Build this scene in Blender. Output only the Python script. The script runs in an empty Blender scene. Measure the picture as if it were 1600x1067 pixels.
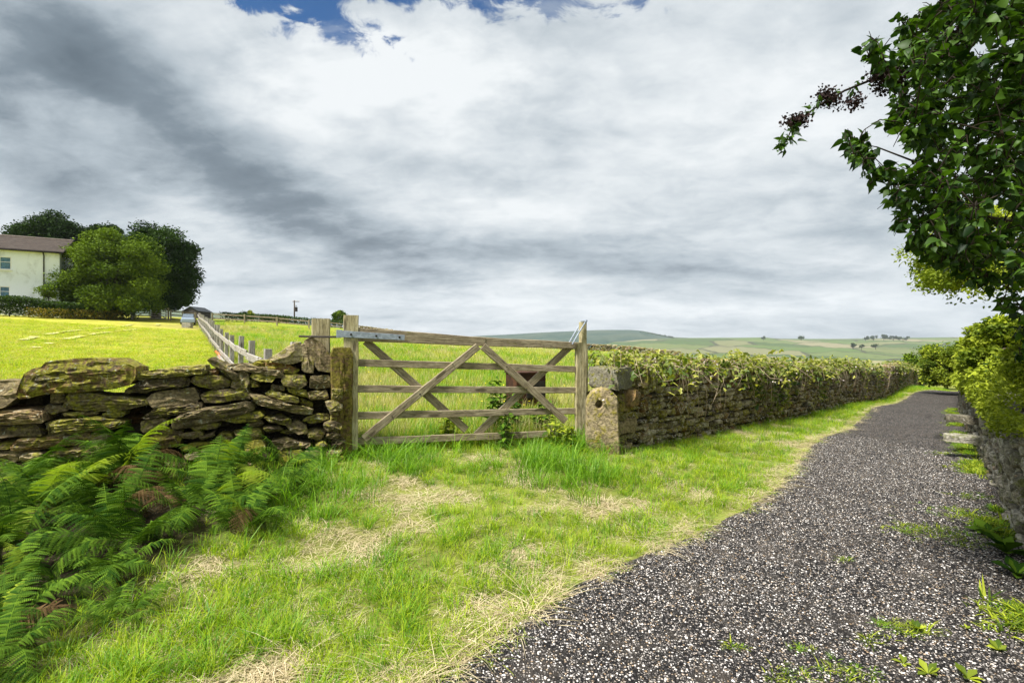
import bpy, math, random
import numpy as np
from mathutils import Vector, Matrix
R = random.Random(7)
NR = np.random.RandomState(11)
rad = math.radians
sc = bpy.context.scene
C = sc.collection

# ------------------------------------------------------------------ camera, light, exposure
CZ = 1.5
FPX = 800.0
cd = bpy.data.cameras.new('camera')
cam = bpy.data.objects.new('camera', cd); C.objects.link(cam)
cam.location = (0, 0, CZ); cam.rotation_euler = (rad(90), 0, 0)
cd.lens = 18; cd.sensor_width = 36; cd.clip_start = 0.05; cd.clip_end = 20000
sc.camera = cam
sc.view_settings.view_transform = 'Standard'
sc.view_settings.look = 'None'
sc.view_settings.gamma = 1
sc.view_settings.use_curve_mapping = False
EXPO = 1.35
sc.view_settings.exposure = EXPO
SUN_TO = Vector((-0.50, -0.40, 1.0)).normalized()
sl = bpy.data.lights.new('sun', 'SUN'); sl.energy = 1.5; sl.angle = rad(9); sl.color = (1, 0.965, 0.91)
sl.energy = 3.5
so = bpy.data.objects.new('sun', sl); C.objects.link(so)
so.rotation_euler = SUN_TO.to_track_quat('Z', 'Y').to_euler(); so.location = (-30, 5, 60)

class NT:
    """tiny node helper"""
    def __init__(s, tree): s.t = tree; s.n = tree.nodes; s.l = tree.links
    def node(s, typ, **kw):
        n = s.n.new(typ)
        for k, v in kw.items():
            if k == 'ins':
                for a, b in v.items():
                    if hasattr(b, 'is_output') or isinstance(b, bpy.types.NodeSocket): s.l.new(b, n.inputs[a])
                    else: n.inputs[a].default_value = b
            else: setattr(n, k, v)
        return n
    def math(s, op, a, b=None, c=None, clamp=False):
        n = s.n.new('ShaderNodeMath'); n.operation = op; n.use_clamp = clamp
        for i, v in enumerate((a, b, c)):
            if v is None: continue
            if isinstance(v, bpy.types.NodeSocket): s.l.new(v, n.inputs[i])
            else: n.inputs[i].default_value = v
        return n.outputs[0]
    def ss(s, v, lo, hi, a=0.0, b=1.0):
        n = s.n.new('ShaderNodeMapRange'); n.interpolation_type = 'SMOOTHSTEP'
        s.l.new(v, n.inputs[0])
        for i, q in enumerate((lo, hi, a, b)): n.inputs[i + 1].default_value = q
        return n.outputs[0]
    def mix(s, f, a, b, blend='MIX'):
        n = s.n.new('ShaderNodeMix'); n.data_type = 'RGBA'; n.blend_type = blend
        for i, v in ((0, f), (6, a), (7, b)):
            if isinstance(v, bpy.types.NodeSocket): s.l.new(v, n.inputs[i])
            elif i == 0: n.inputs[i].default_value = v
            else: n.inputs[i].default_value = (*v, 1) if len(v) == 3 else v
        return n.outputs[2]
    def noise(s, vec, scale, detail=4, rough=.55, dist=0.0):
        n = s.n.new('ShaderNodeTexNoise')
        if vec is not None: s.l.new(vec, n.inputs['Vector'])
        n.inputs['Scale'].default_value = scale; n.inputs['Detail'].default_value = detail
        n.inputs['Roughness'].default_value = rough; n.inputs['Distortion'].default_value = dist
        return n.outputs[0]
    def ramp(s, f, stops):
        n = s.n.new('ShaderNodeValToRGB'); s.l.new(f, n.inputs[0])
        e = n.color_ramp.elements
        while len(e) < len(stops): e.new(0.5)
        for q, (p, c) in zip(e, stops): q.position = p; q.color = (*c, 1)
        return n.outputs[0]

def build_world():
    w = bpy.data.worlds.new('World'); sc.world = w; w.use_nodes = True
    N = NT(w.node_tree); N.n.clear()
    out = N.node('ShaderNodeOutputWorld')
    sky = N.node('ShaderNodeTexSky', sky_type='NISHITA', sun_disc=False)
    sky.sun_elevation = math.asin(SUN_TO.z)
    sky.sun_rotation = math.atan2(SUN_TO.x, SUN_TO.y)
    b1 = N.node('ShaderNodeBackground', ins={'Color': N.mix(1.0, sky.outputs[0], (.13, .50, .85), 'MULTIPLY'), 'Strength': 0.05})
    tc = N.node('ShaderNodeTexCoord').outputs['Generated']
    sp = N.node('ShaderNodeSeparateXYZ', ins={0: tc})
    x, y, z = sp.outputs
    zc = N.math('MAXIMUM', z, 0.0)
    zd = N.math('ADD', zc, 0.24)
    cx = N.math('DIVIDE', x, zd); cy = N.math('DIVIDE', y, zd)
    # rotated, stretched plane coordinates: streaks run from upper left down to the right
    p = N.node('ShaderNodeCombineXYZ', ins={0: cx, 1: cy, 2: 0.0}).outputs[0]
    mp = N.node('ShaderNodeMapping', ins={0: p, 'Rotation': (0, 0, rad(50)), 'Scale': (0.5, 1.15, 1), 'Location': (3.1, 1.7, 0)}).outputs[0]
    n1 = N.noise(mp, 1.5, 8, .56, .5)
    mp2 = N.node('ShaderNodeMapping', ins={0: p, 'Rotation': (0, 0, rad(35)), 'Scale': (0.8, 1.2, 1), 'Location': (7, 2, 0)}).outputs[0]
    n2 = N.noise(mp2, 3.6, 10, .60, .35)
    n3 = N.noise(p, 9.0, 9, .62, .5)
    yy = N.math('MAXIMUM', y, 0.02)
    u = N.math('DIVIDE', x, yy); v = N.math('DIVIDE', z, yy)
    # wobble for cloud-bank shapes
    wob = N.noise(mp2, 2.2, 6, .6)
    wob = N.math('SUBTRACT', wob, .5)
    def blob(px, py, rx, ry, ang=0., ragged=0.0):
        du = N.math('SUBTRACT', u, (px - 800) / FPX); dv = N.math('SUBTRACT', v, (533.5 - py) / FPX)
        ca, sa = math.cos(rad(ang)), math.sin(rad(ang))
        a = N.math('ADD', N.math('MULTIPLY', du, ca), N.math('MULTIPLY', dv, sa))
        b = N.math('SUBTRACT', N.math('MULTIPLY', dv, ca), N.math('MULTIPLY', du, sa))
        a = N.math('DIVIDE', a, rx / FPX); b = N.math('DIVIDE', b, ry / FPX)
        d = N.math('SQRT', N.math('ADD', N.math('MULTIPLY', a, a), N.math('MULTIPLY', b, b)))
        d = N.math('ADD', d, N.math('MULTIPLY', wob, 2.0))
        if ragged: d = N.math('ADD', d, N.math('MULTIPLY', N.math('SUBTRACT', n3, .5), ragged))
        return N.ss(d, 1.35, -0.1)
    B = N.math('ADD', 0.73, N.math('MULTIPLY', N.math('SUBTRACT', n1, .5), 0.85))
    B = N.math('ADD', B, N.math('MULTIPLY', N.math('SUBTRACT', n2, .5), 0.62))
    B = N.math('ADD', B, N.math('MULTIPLY', N.math('SUBTRACT', n3, .5), 0.34))
    for (px, py, rx, ry, an, am) in [
        (600, 120, 290, 100, 0, .50), (650, 240, 360, 130, -15, .16), (980, 90, 260, 130, 0, .12), (1120, 60, 260, 160, 10, .10),
        (310, 225, 300, 84, -36, -.38), (470, 335, 320, 66, -25, -.24), (90, 290, 240, 90, -30, -.26), (200, 150, 160, 40, -30, -.06),
        (40, 90, 220, 120, 10, -.28), (640, 390, 230, 56, -12, -.16), (980, 405, 300, 44, -4, -.30), (700, 268, 170, 32, -8, -.24),
        (780, 480, 500, 26, 0, .24), (1330, 470, 260, 22, 2, .22), (1150, 250, 330, 150, 0, .05), (1330, 330, 300, 60, 5, -.10),
        (1300, 30, 260, 60, 0, -.16), (1000, 440, 400, 16, 0, .10)]:
        B = N.math('ADD', B, N.math('MULTIPLY', blob(px, py, rx, ry, an), am))
    col = N.ramp(B, [(0.0, (.10, .14, .18)), (0.3, (.19, .245, .295)), (0.55, (.43, .50, .555)), (0.78, (.68, .735, .775)), (1.0, (.90, .935, .955))])
    b2 = N.node('ShaderNodeBackground', ins={'Color': col, 'Strength': 1.0 / 2 ** EXPO})
    hole = 0.0
    for (px, py, rx, ry, an) in [(520, 34, 44, 20, -20), (775, 2, 90, 13, 0), (858, 12, 16, 12, 0), (450, -2, 70, 11, 0), (660, -4, 60, 9, 0)]:
        hb = blob(px, py, rx * 1.7, ry * 1.7, an, 6.5)
        hole = hb if hole == 0.0 else N.math('MAXIMUM', hole, hb)
    hole = N.math('MULTIPLY', N.ss(hole, .05, .80), N.ss(n2, .30, .52, .45, 1.0), clamp=True)
    mx = N.node('ShaderNodeMixShader', ins={0: hole, 1: b2.outputs[0], 2: b1.outputs[0]})
    N.l.new(mx.outputs[0], out.inputs[0])
build_world()

# ------------------------------------------------------------------ helpers
def vnoise(x, y, scale=1.0, seed=0, octv=3):
    x = np.asarray(x, float) * scale + seed * 17.3 + 1000; y = np.asarray(y, float) * scale + seed * 9.1 + 1000
    tot = 0; amp = 1; nrm = 0
    for o in range(octv):
        xi = np.floor(x).astype(np.int64); yi = np.floor(y).astype(np.int64); fx = x - xi; fy = y - yi
        fx = fx * fx * (3 - 2 * fx); fy = fy * fy * (3 - 2 * fy)
        def h(a, b):
            n = (a * 374761393 + b * 668265263 + seed * 2147) & 0xFFFFFFFF
            n = ((n ^ (n >> 13)) * 1274126177) & 0xFFFFFFFF
            return ((n ^ (n >> 16)) & 0xFFFF) / 65535.0
        v = (h(xi, yi) * (1 - fx) + h(xi + 1, yi) * fx) * (1 - fy) + (h(xi, yi + 1) * (1 - fx) + h(xi + 1, yi + 1) * fx) * fy
        tot = tot + v * amp; nrm += amp; amp *= .5; x = x * 2.03; y = y * 2.03
    return tot / nrm

CP = np.array([
 (0,1,0),(0,3,0.02),(-1.5,2.2,.05),(0,-6,0),(-6,-3,.3),(6,-4,0),(-4.5,4.5,.28),(-3.2,3.2,.12),(-1.75,5.55,.22),(0.87,6.6,.17),(1.2,6.4,.16),(0,4.4,.09),(-1,3.4,.08),
 (.27,3.03,0),(1.73,4.26,0),(2.7,5.2,-.02),(3.8,6.8,-.1),(6.8,10.3,-.25),(13,17.4,-.6),(24.6,28.5,-1.3),(3.2,3.2,0),(5.5,6,-.05),(11,12.7,-.35),(2,1.5,0),
 (1.5,6.6,.09),(5,10,-.09),(9.6,14.5,-.29),(15.3,20.4,-.58),(30,37,-1.48),
 (-1,10,.30),(1,9,.25),(4,14,.22),(0,20,.5),(0,60,.62),(12,62,.3),(10,30,.15),(25,60,-1.2),
 (-3.85,8,.2),(-5.1,10,.26),(-8.3,15,.52),(-11.5,20,.86),(-17.9,30,1.65),(-30.6,50,3.1),(-37,53,3.7),(-48,48,4.1),(-39,52,3.75),(-20,20,1.25),(-10,10,.6),(-60,40,4.8),
 (-27.5,55,3.3),(-24,55,3.0),(-22.5,60,3.05),(-7.5,60,1.3),(-15,60,2.1),(-12,40,1.5),(-44,60,4.3),
 (8,4,.2),(15,10,.1),(22,15,-.2),(40,37,-1.8),(-38,90,4.4),(-27,80,3.6),(-56,90,5.6),(-51,120,5.4),(0,110,-1.5),(60,100,-5),(60,60,-3.5),(-100,60,7.5),(-100,120,8),(-30,-20,2),(30,-20,-.5),(70,20,-2),(-60,10,4.5),
], float)
def _phi(r2): return 0.5 * r2 * np.log(r2 + 1e-9)
def _fit():
    P = CP[:, :2] / 20.0; n = len(P)
    A = np.zeros((n + 3, n + 3)); d = ((P[:, None] - P[None]) ** 2).sum(-1)
    A[:n, :n] = _phi(d) + np.eye(n) * 2e-4
    A[:n, n] = 1; A[:n, n + 1:] = P; A[n, :n] = 1; A[n + 1:, :n] = P.T
    b = np.zeros(n + 3); b[:n] = CP[:, 2]
    return np.linalg.solve(A, b)
_W = _fit()
def sstep(v, a, b):
    t = np.clip((v - a) / (b - a), 0, 1); return t * t * (3 - 2 * t)
def gz(X, Y):
    X = np.asarray(X, float); Y = np.asarray(Y, float); sh = X.shape
    x = X.ravel(); y = Y.ravel(); n = len(CP)
    P = CP[:, :2] / 20.0
    cx = np.clip(x, -110, 80) / 20; cy = np.clip(y, -25, 130) / 20
    out = np.full(len(x), _W[n])
    out += _W[n + 1] * cx + _W[n + 2] * cy
    for i in range(n): out += _W[i] * _phi((cx - P[i, 0]) ** 2 + (cy - P[i, 1]) ** 2)
    out = np.clip(out, -9, 11)
    r = np.sqrt(x ** 2 + y ** 2)
    far = -14 - 14 * sstep(r, 200, 700) + np.clip(-x, 0, 600) * .03
    w = sstep(r, 120, 300)
    out = out * (1 - w) + far * w
    out += .03 * (vnoise(x, y, .7, 3) - .5) * (1 - w)
    return out.reshape(sh)
def g1(x, y): return float(gz(np.array([x]), np.array([y]))[0])
def at(px, py, Y): return Vector(((px - 800) / FPX * Y, Y, CZ - (py - 533.5) / FPX * Y))

# node-free mesh building
def mesh_np(name, V, F, mat=None, smooth=False, tint=None, sharp=None):
    me = bpy.data.meshes.new(name)
    V = np.asarray(V, np.float32); 
    if isinstance(F, np.ndarray):
        k = F.shape[1]; nf = len(F)
        me.vertices.add(len(V)); me.vertices.foreach_set('co', V.ravel())
        me.loops.add(nf * k); me.loops.foreach_set('vertex_index', F.astype(np.int32).ravel())
        me.polygons.add(nf); me.polygons.foreach_set('loop_start', np.arange(0, nf * k, k, dtype=np.int32))
        me.update(calc_edges=True)
    else:
        me.from_pydata([tuple(map(float, v)) for v in V], [], F); me.update()
    if tint is not None:
        a = me.attributes.new('tint', 'FLOAT', 'POINT'); a.data.foreach_set('value', np.asarray(tint, np.float32))
    me.polygons.foreach_set('use_smooth', np.full(len(me.polygons), bool(smooth)))
    if smooth and sharp: me.set_sharp_from_angle(angle=rad(sharp))
    if mat: me.materials.append(mat)
    return me
def link(name, me, parent=None, loc=None, kind=None):
    o = bpy.data.objects.new(name, me); C.objects.link(o)
    if parent is not None: o.parent = parent
    if loc is not None: o.location = loc
    if kind: o['kind'] = kind
    return o
def tag(o, label, cat=None, group=None, kind=None):
    if label: o['label'] = label
    if cat: o['category'] = cat
    if group: o['group'] = group
    if kind: o['kind'] = kind
    return o
def empty(name, loc=(0, 0, 0), rz=0, label=None, cat=None, group=None):
    o = bpy.data.objects.new(name, None); C.objects.link(o); o.location = loc; o.rotation_euler = (0, 0, rz)
    o.empty_display_size = .2
    return tag(o, label, cat, group)

class MB:
    def __init__(s): s.v = []; s.f = []; s.t = []
    def add(s, V, F, t=0.0):
        k = len(s.v); s.v += [tuple(v) for v in V]; s.f += [tuple(i + k for i in f) for f in F]; s.t += [t] * len(V)
    def box(s, c, d, M=None, t=0.0):
        hx, hy, hz = d[0] / 2, d[1] / 2, d[2] / 2
        V = [Vector((sx * hx, sy * hy, sz * hz)) for sx in (-1, 1) for sy in (-1, 1) for sz in (-1, 1)]
        if M is not None: V = [M @ q for q in V]
        V = [q + Vector(c) for q in V]
        s.add(V, [(0, 1, 3, 2), (4, 6, 7, 5), (0, 4, 5, 1), (2, 3, 7, 6), (0, 2, 6, 4), (1, 5, 7, 3)], t)
    def tube(s, pts, rads, n=6, t=0.0, cap=True):
        pts = [Vector(p) for p in pts]; V = []; F = []
        prev = None
        for i, p in enumerate(pts):
            d = (pts[min(i + 1, len(pts) - 1)] - pts[max(i - 1, 0)]).normalized()
            a = prev if prev is not None else (Vector((0, 0, 1)) if abs(d.z) < .9 else Vector((1, 0, 0)))
            a = (a - d * a.dot(d)).normalized(); prev = a; b = d.cross(a)
            r = rads[i] if hasattr(rads, '__len__') else rads
            for k in range(n):
                an = 2 * math.pi * k / n; V.append(p + a * (math.cos(an) * r) + b * (math.sin(an) * r))
        for i in range(len(pts) - 1):
            for k in range(n):
                F.append((i * n + k, i * n + (k + 1) % n, (i + 1) * n + (k + 1) % n, (i + 1) * n + k))
        if cap: F.append(tuple(range(n - 1, -1, -1))); F.append(tuple((len(pts) - 1) * n + k for k in range(n)))
        s.add(V, F, t)
    def build(s, name, mat, parent=None, smooth=False, sharp=None, kind=None, loc=None):
        me = mesh_np(name, s.v, s.f, mat, smooth, s.t, sharp)
        return link(name, me, parent, loc, kind)

# ------------------------------------------------------------------ materials
MATS = {}
def mat_new(name):
    m = bpy.data.materials.new(name); m.use_nodes = True; N = NT(m.node_tree); N.n.clear()
    out = N.node('ShaderNodeOutputMaterial'); p = N.node('ShaderNodeBsdfPrincipled')
    N.l.new(p.outputs[0], out.inputs[0]); p.inputs['Specular IOR Level'].default_value = .25
    MATS[name] = m
    return m, N, p, out
def setc(N, p, col, rough=.85, bump=None, bs=.3, bd=.02):
    if isinstance(col, bpy.types.NodeSocket): N.l.new(col, p.inputs['Base Color'])
    else: p.inputs['Base Color'].default_value = (*col, 1)
    p.inputs['Roughness'].default_value = rough
    if bump is not None:
        b = N.node('ShaderNodeBump', ins={'Strength': bs, 'Distance': bd, 'Height': bump})
        N.l.new(b.outputs[0], p.inputs['Normal'])
def simple(name, col, rough=.7, metal=0., var=.25, scale=8):
    m, N, p, _ = mat_new(name)
    pos = N.node('ShaderNodeTexCoord').outputs['Object']
    n = N.noise(pos, scale, 5)
    c = N.mix(N.ss(n, .3, .7), tuple(q * (1 - var) for q in col), tuple(min(1, q * (1 + var)) for q in col))
    setc(N, p, c, rough, n, .2, .01); p.inputs['Metallic'].default_value = metal
    return m
def rnd_tint(N):
    oi = N.node('ShaderNodeObjectInfo').outputs['Random']
    at_ = N.node('ShaderNodeAttribute', attribute_name='tint').outputs['Fac']
    return N.math('FRACT', N.math('ADD', oi, at_))

def stone_mat(name, base, moss_amt=.5, moss=(.16, .15, .02), lich=(.42, .44, .40), rust=(.20, .075, .02), lich_amt=.35, rust_amt=.3, sc_=1.0, streak=.55):
    m, N, p, _ = mat_new(name)
    pos = N.node('ShaderNodeNewGeometry').outputs['Position']
    r = rnd_tint(N)
    r2 = N.math('FRACT', N.math('MULTIPLY', r, 7.31)); r3 = N.math('FRACT', N.math('MULTIPLY', r, 13.7))
    n1 = N.noise(pos, 7 * sc_, 6, .62); n2 = N.noise(pos, 38 * sc_, 6, .65); n3 = N.noise(pos, 3.1 * sc_, 5, .6, .6); n4 = N.noise(pos, 14 * sc_, 5, .7, .4)
    c = N.ramp(N.math('ADD', N.math('MULTIPLY', n1, .6), N.math('MULTIPLY', r, .4)), base)
    # rusty stones
    rf = N.math('MULTIPLY', N.ss(r2, 1 - rust_amt, 1 - rust_amt + .15), N.ss(n3, .36, .58))
    c = N.mix(N.math('MULTIPLY', rf, .8), c, rust)
    # bedding streaks and grain
    sp = N.node('ShaderNodeMapping', ins={0: pos, 'Scale': (1, 1, 6)}).outputs[0]
    st = N.noise(sp, 9 * sc_, 5, .65, .3)
    c = N.mix(N.ss(st, .42, .62, 0, streak), c, tuple(.35 * q for q in base[1][1]), 'MIX')
    # moss on the upper and damp sides
    nz = N.node('ShaderNodeSeparateXYZ', ins={0: N.node('ShaderNodeNewGeometry').outputs['Normal']}).outputs[2]
    mf = N.math('ADD', N.math('MULTIPLY', nz, .05), n4)
    mf = N.math('ADD', mf, N.math('MULTIPLY', N.math('SUBTRACT', r3, .5), .22))
    c = N.mix(N.math('MULTIPLY', N.ss(mf, .66 - .22 * moss_amt, .80 - .22 * moss_amt), .85), c, moss)
    n5 = N.noise(pos, 22 * sc_, 4, .7, .8)
    lf = N.ss(n5, .70 - .18 * lich_amt, .76 - .18 * lich_amt)
    c = N.mix(N.math('MULTIPLY', lf, .7), c, lich)
    dk = N.ss(n2, .35, .6, .55, 1.25)
    c = N.mix(1.0, c, N.node('ShaderNodeCombineColor', ins={0: dk, 1: dk, 2: dk}).outputs[0], 'MULTIPLY')
    h = N.math('ADD', N.math('MULTIPLY', n2, .5), N.math('ADD', N.math('MULTIPLY', st, .6 if streak > .3 else .15), N.math('MULTIPLY', n4, .8)))
    setc(N, p, c, .92, h, .9, .022 / sc_)
    return m
GRIT = [(.18, (.045, .034, .019)), (.38, (.12, .092, .048)), (.58, (.25, .195, .10)), (.8, (.40, .33, .20))]
M_stone = stone_mat('gritstone', GRIT, .82, (.21, .20, .018), (.40, .42, .33), (.25, .11, .035), .55, .16)
M_cap = stone_mat('gritstone_cap', [(.15, (.12, .088, .05)), (.40, (.24, .18, .10)), (.62, (.38, .30, .18)), (.85, (.50, .42, .28))], .55, (.22, .20, .03), (.5, .5, .42), (.28, .15, .06), .4, .12)
M_stone2 = stone_mat('path_wall_stone', [(.22, (.03, .021, .011)), (.38, (.10, .075, .036)), (.54, (.25, .20, .10)), (.74, (.52, .45, .31))], .75, (.22, .19, .015), (.6, .56, .48), (.22, .10, .03), .85, .3)
M_stone3 = stone_mat('rubble_stone', [(.18, (.07, .06, .045)), (.38, (.19, .17, .12)), (.56, (.36, .33, .26)), (.8, (.55, .52, .45))], .4, (.12, .13, .03), (.5, .49, .44), (.2, .12, .05), .6, .15)
M_post = stone_mat('stone_post', [(.18, (.035, .02, .012)), (.38, (.085, .05, .024)), (.58, (.15, .095, .045)), (.85, (.24, .17, .09))], .75, (.15, .13, .015), (.30, .27, .18), (.12, .045, .015), .3, .3, streak=.15)
M_stoop = stone_mat('stone_stoop', [(.15, (.13, .10, .06)), (.40, (.25, .19, .11)), (.62, (.34, .27, .16)), (.85, (.42, .35, .24))], .55, (.24, .20, .02), (.40, .40, .34), (.30, .16, .05), .2, .4, .8, streak=.1)
M_core_shade = stone_mat('wall_core_shade', [(.15, (.02, .01, .007)), (.40, (.03, .024, .016)), (.62, (.05, .04, .025)), (.85, (.07, .06, .04))], .3, (.05, .05, .01), (.12, .12, .1), (.07, .03, .01), .1, .2)  # near-black core stone: the shade of the gaps is put into its colour

M_block = stone_mat('dark_block', [(.2, (.05, .045, .03)), (.42, (.11, .10, .065)), (.62, (.18, .165, .12)), (.85, (.30, .29, .25))], .8, (.16, .15, .012), (.3, .3, .26), (.14, .08, .03), .25, .1, streak=.2)

def wood_mat(name, a, b, moss_amt=.3, grey=(.30, .28, .24)):
    m, N, p, _ = mat_new(name)
    oc = N.node('ShaderNodeTexCoord').outputs['Object']
    r = N.node('ShaderNodeObjectInfo').outputs['Random']
    off = N.node('ShaderNodeVectorMath', operation='ADD', ins={0: oc, 1: N.node('ShaderNodeCombineXYZ', ins={0: N.math('MULTIPLY', r, 31.0), 1: r, 2: r}).outputs[0]}).outputs[0]
    mp = N.node('ShaderNodeMapping', ins={0: off, 'Scale': (1.4, 16, 16)}).outputs[0]
    g = N.noise(mp, 3.2, 7, .62, .4)
    mpf = N.node('ShaderNodeMapping', ins={0: off, 'Scale': (4, 70, 70)}).outputs[0]
    gf = N.noise(mpf, 2.5, 5, .6, .2)
    n = N.noise(off, 6, 5, .65)
    c = N.ramp(N.math('ADD', N.math('MULTIPLY', g, .65), N.math('MULTIPLY', n, .35)), [(.3, tuple(.55 * q for q in a)), (.45, a), (.58, b), (.75, grey)])
    c = N.mix(N.ss(gf, .46, .36, 0, .8), c, tuple(.18 * q for q in a))
    n3 = N.noise(off, 11, 5, .7, .5)
    c = N.mix(N.math('MULTIPLY', N.ss(n3, .66 - .18 * moss_amt, .76 - .18 * moss_amt), .6), c, (.17, .16, .04))
    kn = N.node('ShaderNodeTexVoronoi', ins={'Vector': N.node('ShaderNodeMapping', ins={0: off, 'Scale': (2.3, 9, 9)}).outputs[0], 'Scale': 1.0})
    kn.inputs['Randomness'].default_value = 1.0
    c = N.mix(N.ss(kn.outputs['Distance'], .22, .12, 0, .75), c, (.05, .035, .02))
    setc(N, p, c, .85, N.math('ADD', g, N.math('MULTIPLY', gf, .8)), .7, .006)
    return m
M_wood = wood_mat('weathered_oak', (.22, .175, .11), (.36, .30, .20), .35, (.48, .45, .36))
M_woodp = wood_mat('gate_post_wood', (.33, .28, .15), (.50, .44, .27), .55, (.60, .56, .42))
M_woodg = wood_mat('grey_fence_wood', (.30, .27, .23), (.44, .41, .38), .1, (.60, .58, .56))
M_steel = simple('galvanised_steel', (.30, .34, .40), .5, .35, .22, 25)
M_dark = simple('dark_iron', (.04, .035, .03), .6, .4)

def leaf_mat(name, dark, light, rough=.5, trans=.35, spec=.35, tcol=None):
    m, N, p, out = mat_new(name)
    r = rnd_tint(N)
    pos = N.node('ShaderNodeNewGeometry').outputs['Position']
    n = N.noise(pos, 2.5, 3)
    f = N.math('ADD', N.math('MULTIPLY', r, .75), N.math('MULTIPLY', n, .25))
    c = N.ramp(f, [(.1, dark), (.6, tuple((a + b) / 2 for a, b in zip(dark, light))), (.95, light)])
    setc(N, p, c, rough); p.inputs['Specular IOR Level'].default_value = spec
    tr = N.node('ShaderNodeBsdfTranslucent')
    tc = N.mix(1.0, c, tcol or (1.25, 1.35, .5), 'MULTIPLY')
    N.l.new(tc, tr.inputs[0])
    mx = N.node('ShaderNodeMixShader', ins={0: trans, 1: p.outputs[0], 2: tr.outputs[0]})
    N.l.new(mx.outputs[0], out.inputs[0])
    return m
M_grass = leaf_mat('grass_blade', (.13, .24, .006), (.52, .62, .025), .55, .42, .3)
M_grass2 = leaf_mat('lush_grass_blade', (.06, .18, .008), (.30, .50, .03), .5, .42, .35)
M_straw = leaf_mat('dry_grass', (.40, .32, .17), (.78, .68, .45), .8, .2, .15, (1, .95, .8))
M_meadow = leaf_mat('meadow_grass', (.30, .35, .02), (.52, .50, .08), .7, .35, .15)
M_seed = leaf_mat('seed_head_grass', (.42, .40, .14), (.62, .56, .28), .8, .3, .15, (1, .95, .7))
M_butter = simple('buttercup', (.75, .62, .02), .6)
M_fern = leaf_mat('bracken', (.014, .052, .006), (.145, .25, .020), .75, .16, .05)
M_fern3 = leaf_mat('dead_bracken', (.06, .036, .016), (.17, .11, .05), .9, .1, .02)
M_fern2 = leaf_mat('young_bracken', (.18, .27, .02), (.32, .40, .03), .65, .4, .12)
M_lilac = leaf_mat('lilac_leaf', (.006, .024, .004), (.085, .17, .014), .5, .3, .2)
M_small = leaf_mat('hedge_leaf', (.03, .075, .008), (.50, .56, .05), .6, .32, .12)
M_ivy = leaf_mat('wall_growth_leaf', (.02, .055, .007), (.40, .46, .035), .6, .28, .12)
M_bram = leaf_mat('bramble_leaf', (.03, .085, .008), (.56, .54, .10), .5, .35, .4)
M_treeD = leaf_mat('dark_tree_leaf', (.010, .028, .005), (.055, .105, .014), .7, .1, .1)
M_treeB = leaf_mat('sycamore_leaf', (.015, .045, .005), (.20, .29, .02), .7, .15, .1)
M_hedge = leaf_mat('hedge_far_leaf', (.02, .05, .008), (.07, .12, .015), .6, .25, .2)
M_dock = leaf_mat('rust_dock', (.14, .15, .015), (.38, .26, .035), .7, .3, .2)
M_yel = leaf_mat('golden_bush', (.20, .24, .015), (.42, .42, .03), .6, .3, .2)
M_petal = simple('pale_petal', (.75, .66, .62), .7, 0, .1)
M_seedhd = simple('brown_seed_head', (.022, .010, .009), .8)
def bark(name, col):
    m, N, p, _ = mat_new(name)
    pos = N.node('ShaderNodeNewGeometry').outputs['Position']
    n = N.noise(N.node('ShaderNodeMapping', ins={0: pos, 'Scale': (1, 1, .3)}).outputs[0], 22, 6, .65)
    setc(N, p, N.mix(N.ss(n, .35, .65), tuple(.5 * q for q in col), tuple(1.3 * q for q in col)), .9, n, .6, .02)
    return m
M_bark = bark('bark', (.075, .06, .042)); M_twig = bark('twig', (.028, .02, .013)); M_stem = simple('green_stem', (.13, .17, .05), .7)
M_dry = simple('dead_stem', (.38, .30, .20), .85)

# ------------------------------------------------------------------ ground
def line_px(pts, X, Y):
    """signed side / distance to polyline helper: distance"""
    d = np.full(np.shape(X), 1e9)
    for (a, b), (c, e) in zip(pts[:-1], pts[1:]):
        vx, vy = c - a, e - b; L = vx * vx + vy * vy
        t = np.clip(((X - a) * vx + (Y - b) * vy) / L, 0, 1)
        d = np.minimum(d, np.hypot(X - a - t * vx, Y - b - t * vy))
    return d
PATH_L = [(-2.6, -1.2), (-1.05, 1.45), (-.42, 2.22), (.20, 2.96), (.88, 3.58), (1.70, 4.22), (2.60, 5.15), (3.55, 6.5), (5.1, 8.6), (6.8, 10.3), (9.6, 13.8), (13, 17.4), (18.5, 23.0), (24.6, 28.5), (34, 36)]
PATH_R = [(1.6, -1.2), (2.0, 1.4), (2.55, 2.3), (3.2, 3.15), (3.9, 4.05), (4.65, 4.95), (5.4, 5.85), (6.6, 7.3), (8.0, 9.0), (9.4, 10.75), (11.2, 12.9), (14.8, 17), (20.6, 23.4), (26.4, 29.2), (35.5, 36)]
WALL_L = [(1.33, 6.55), (2.6, 7.75), (5.0, 10.0), (9.6, 14.5), (15.3, 20.4), (22.2, 28.4), (30, 37)]
WALL_R = [(1.95, 1.2), (2.62, 2.3), (3.27, 3.15), (3.97, 4.05), (4.72, 4.95), (5.47, 5.85), (6.67, 7.3), (8.07, 9.0), (9.5, 10.75), (11.3, 12.9), (14.9, 17), (22, 25)]
FEN0, FEN1 = np.array((-2.55, 6.0)), np.array((-30.6, 50.0))

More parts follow.
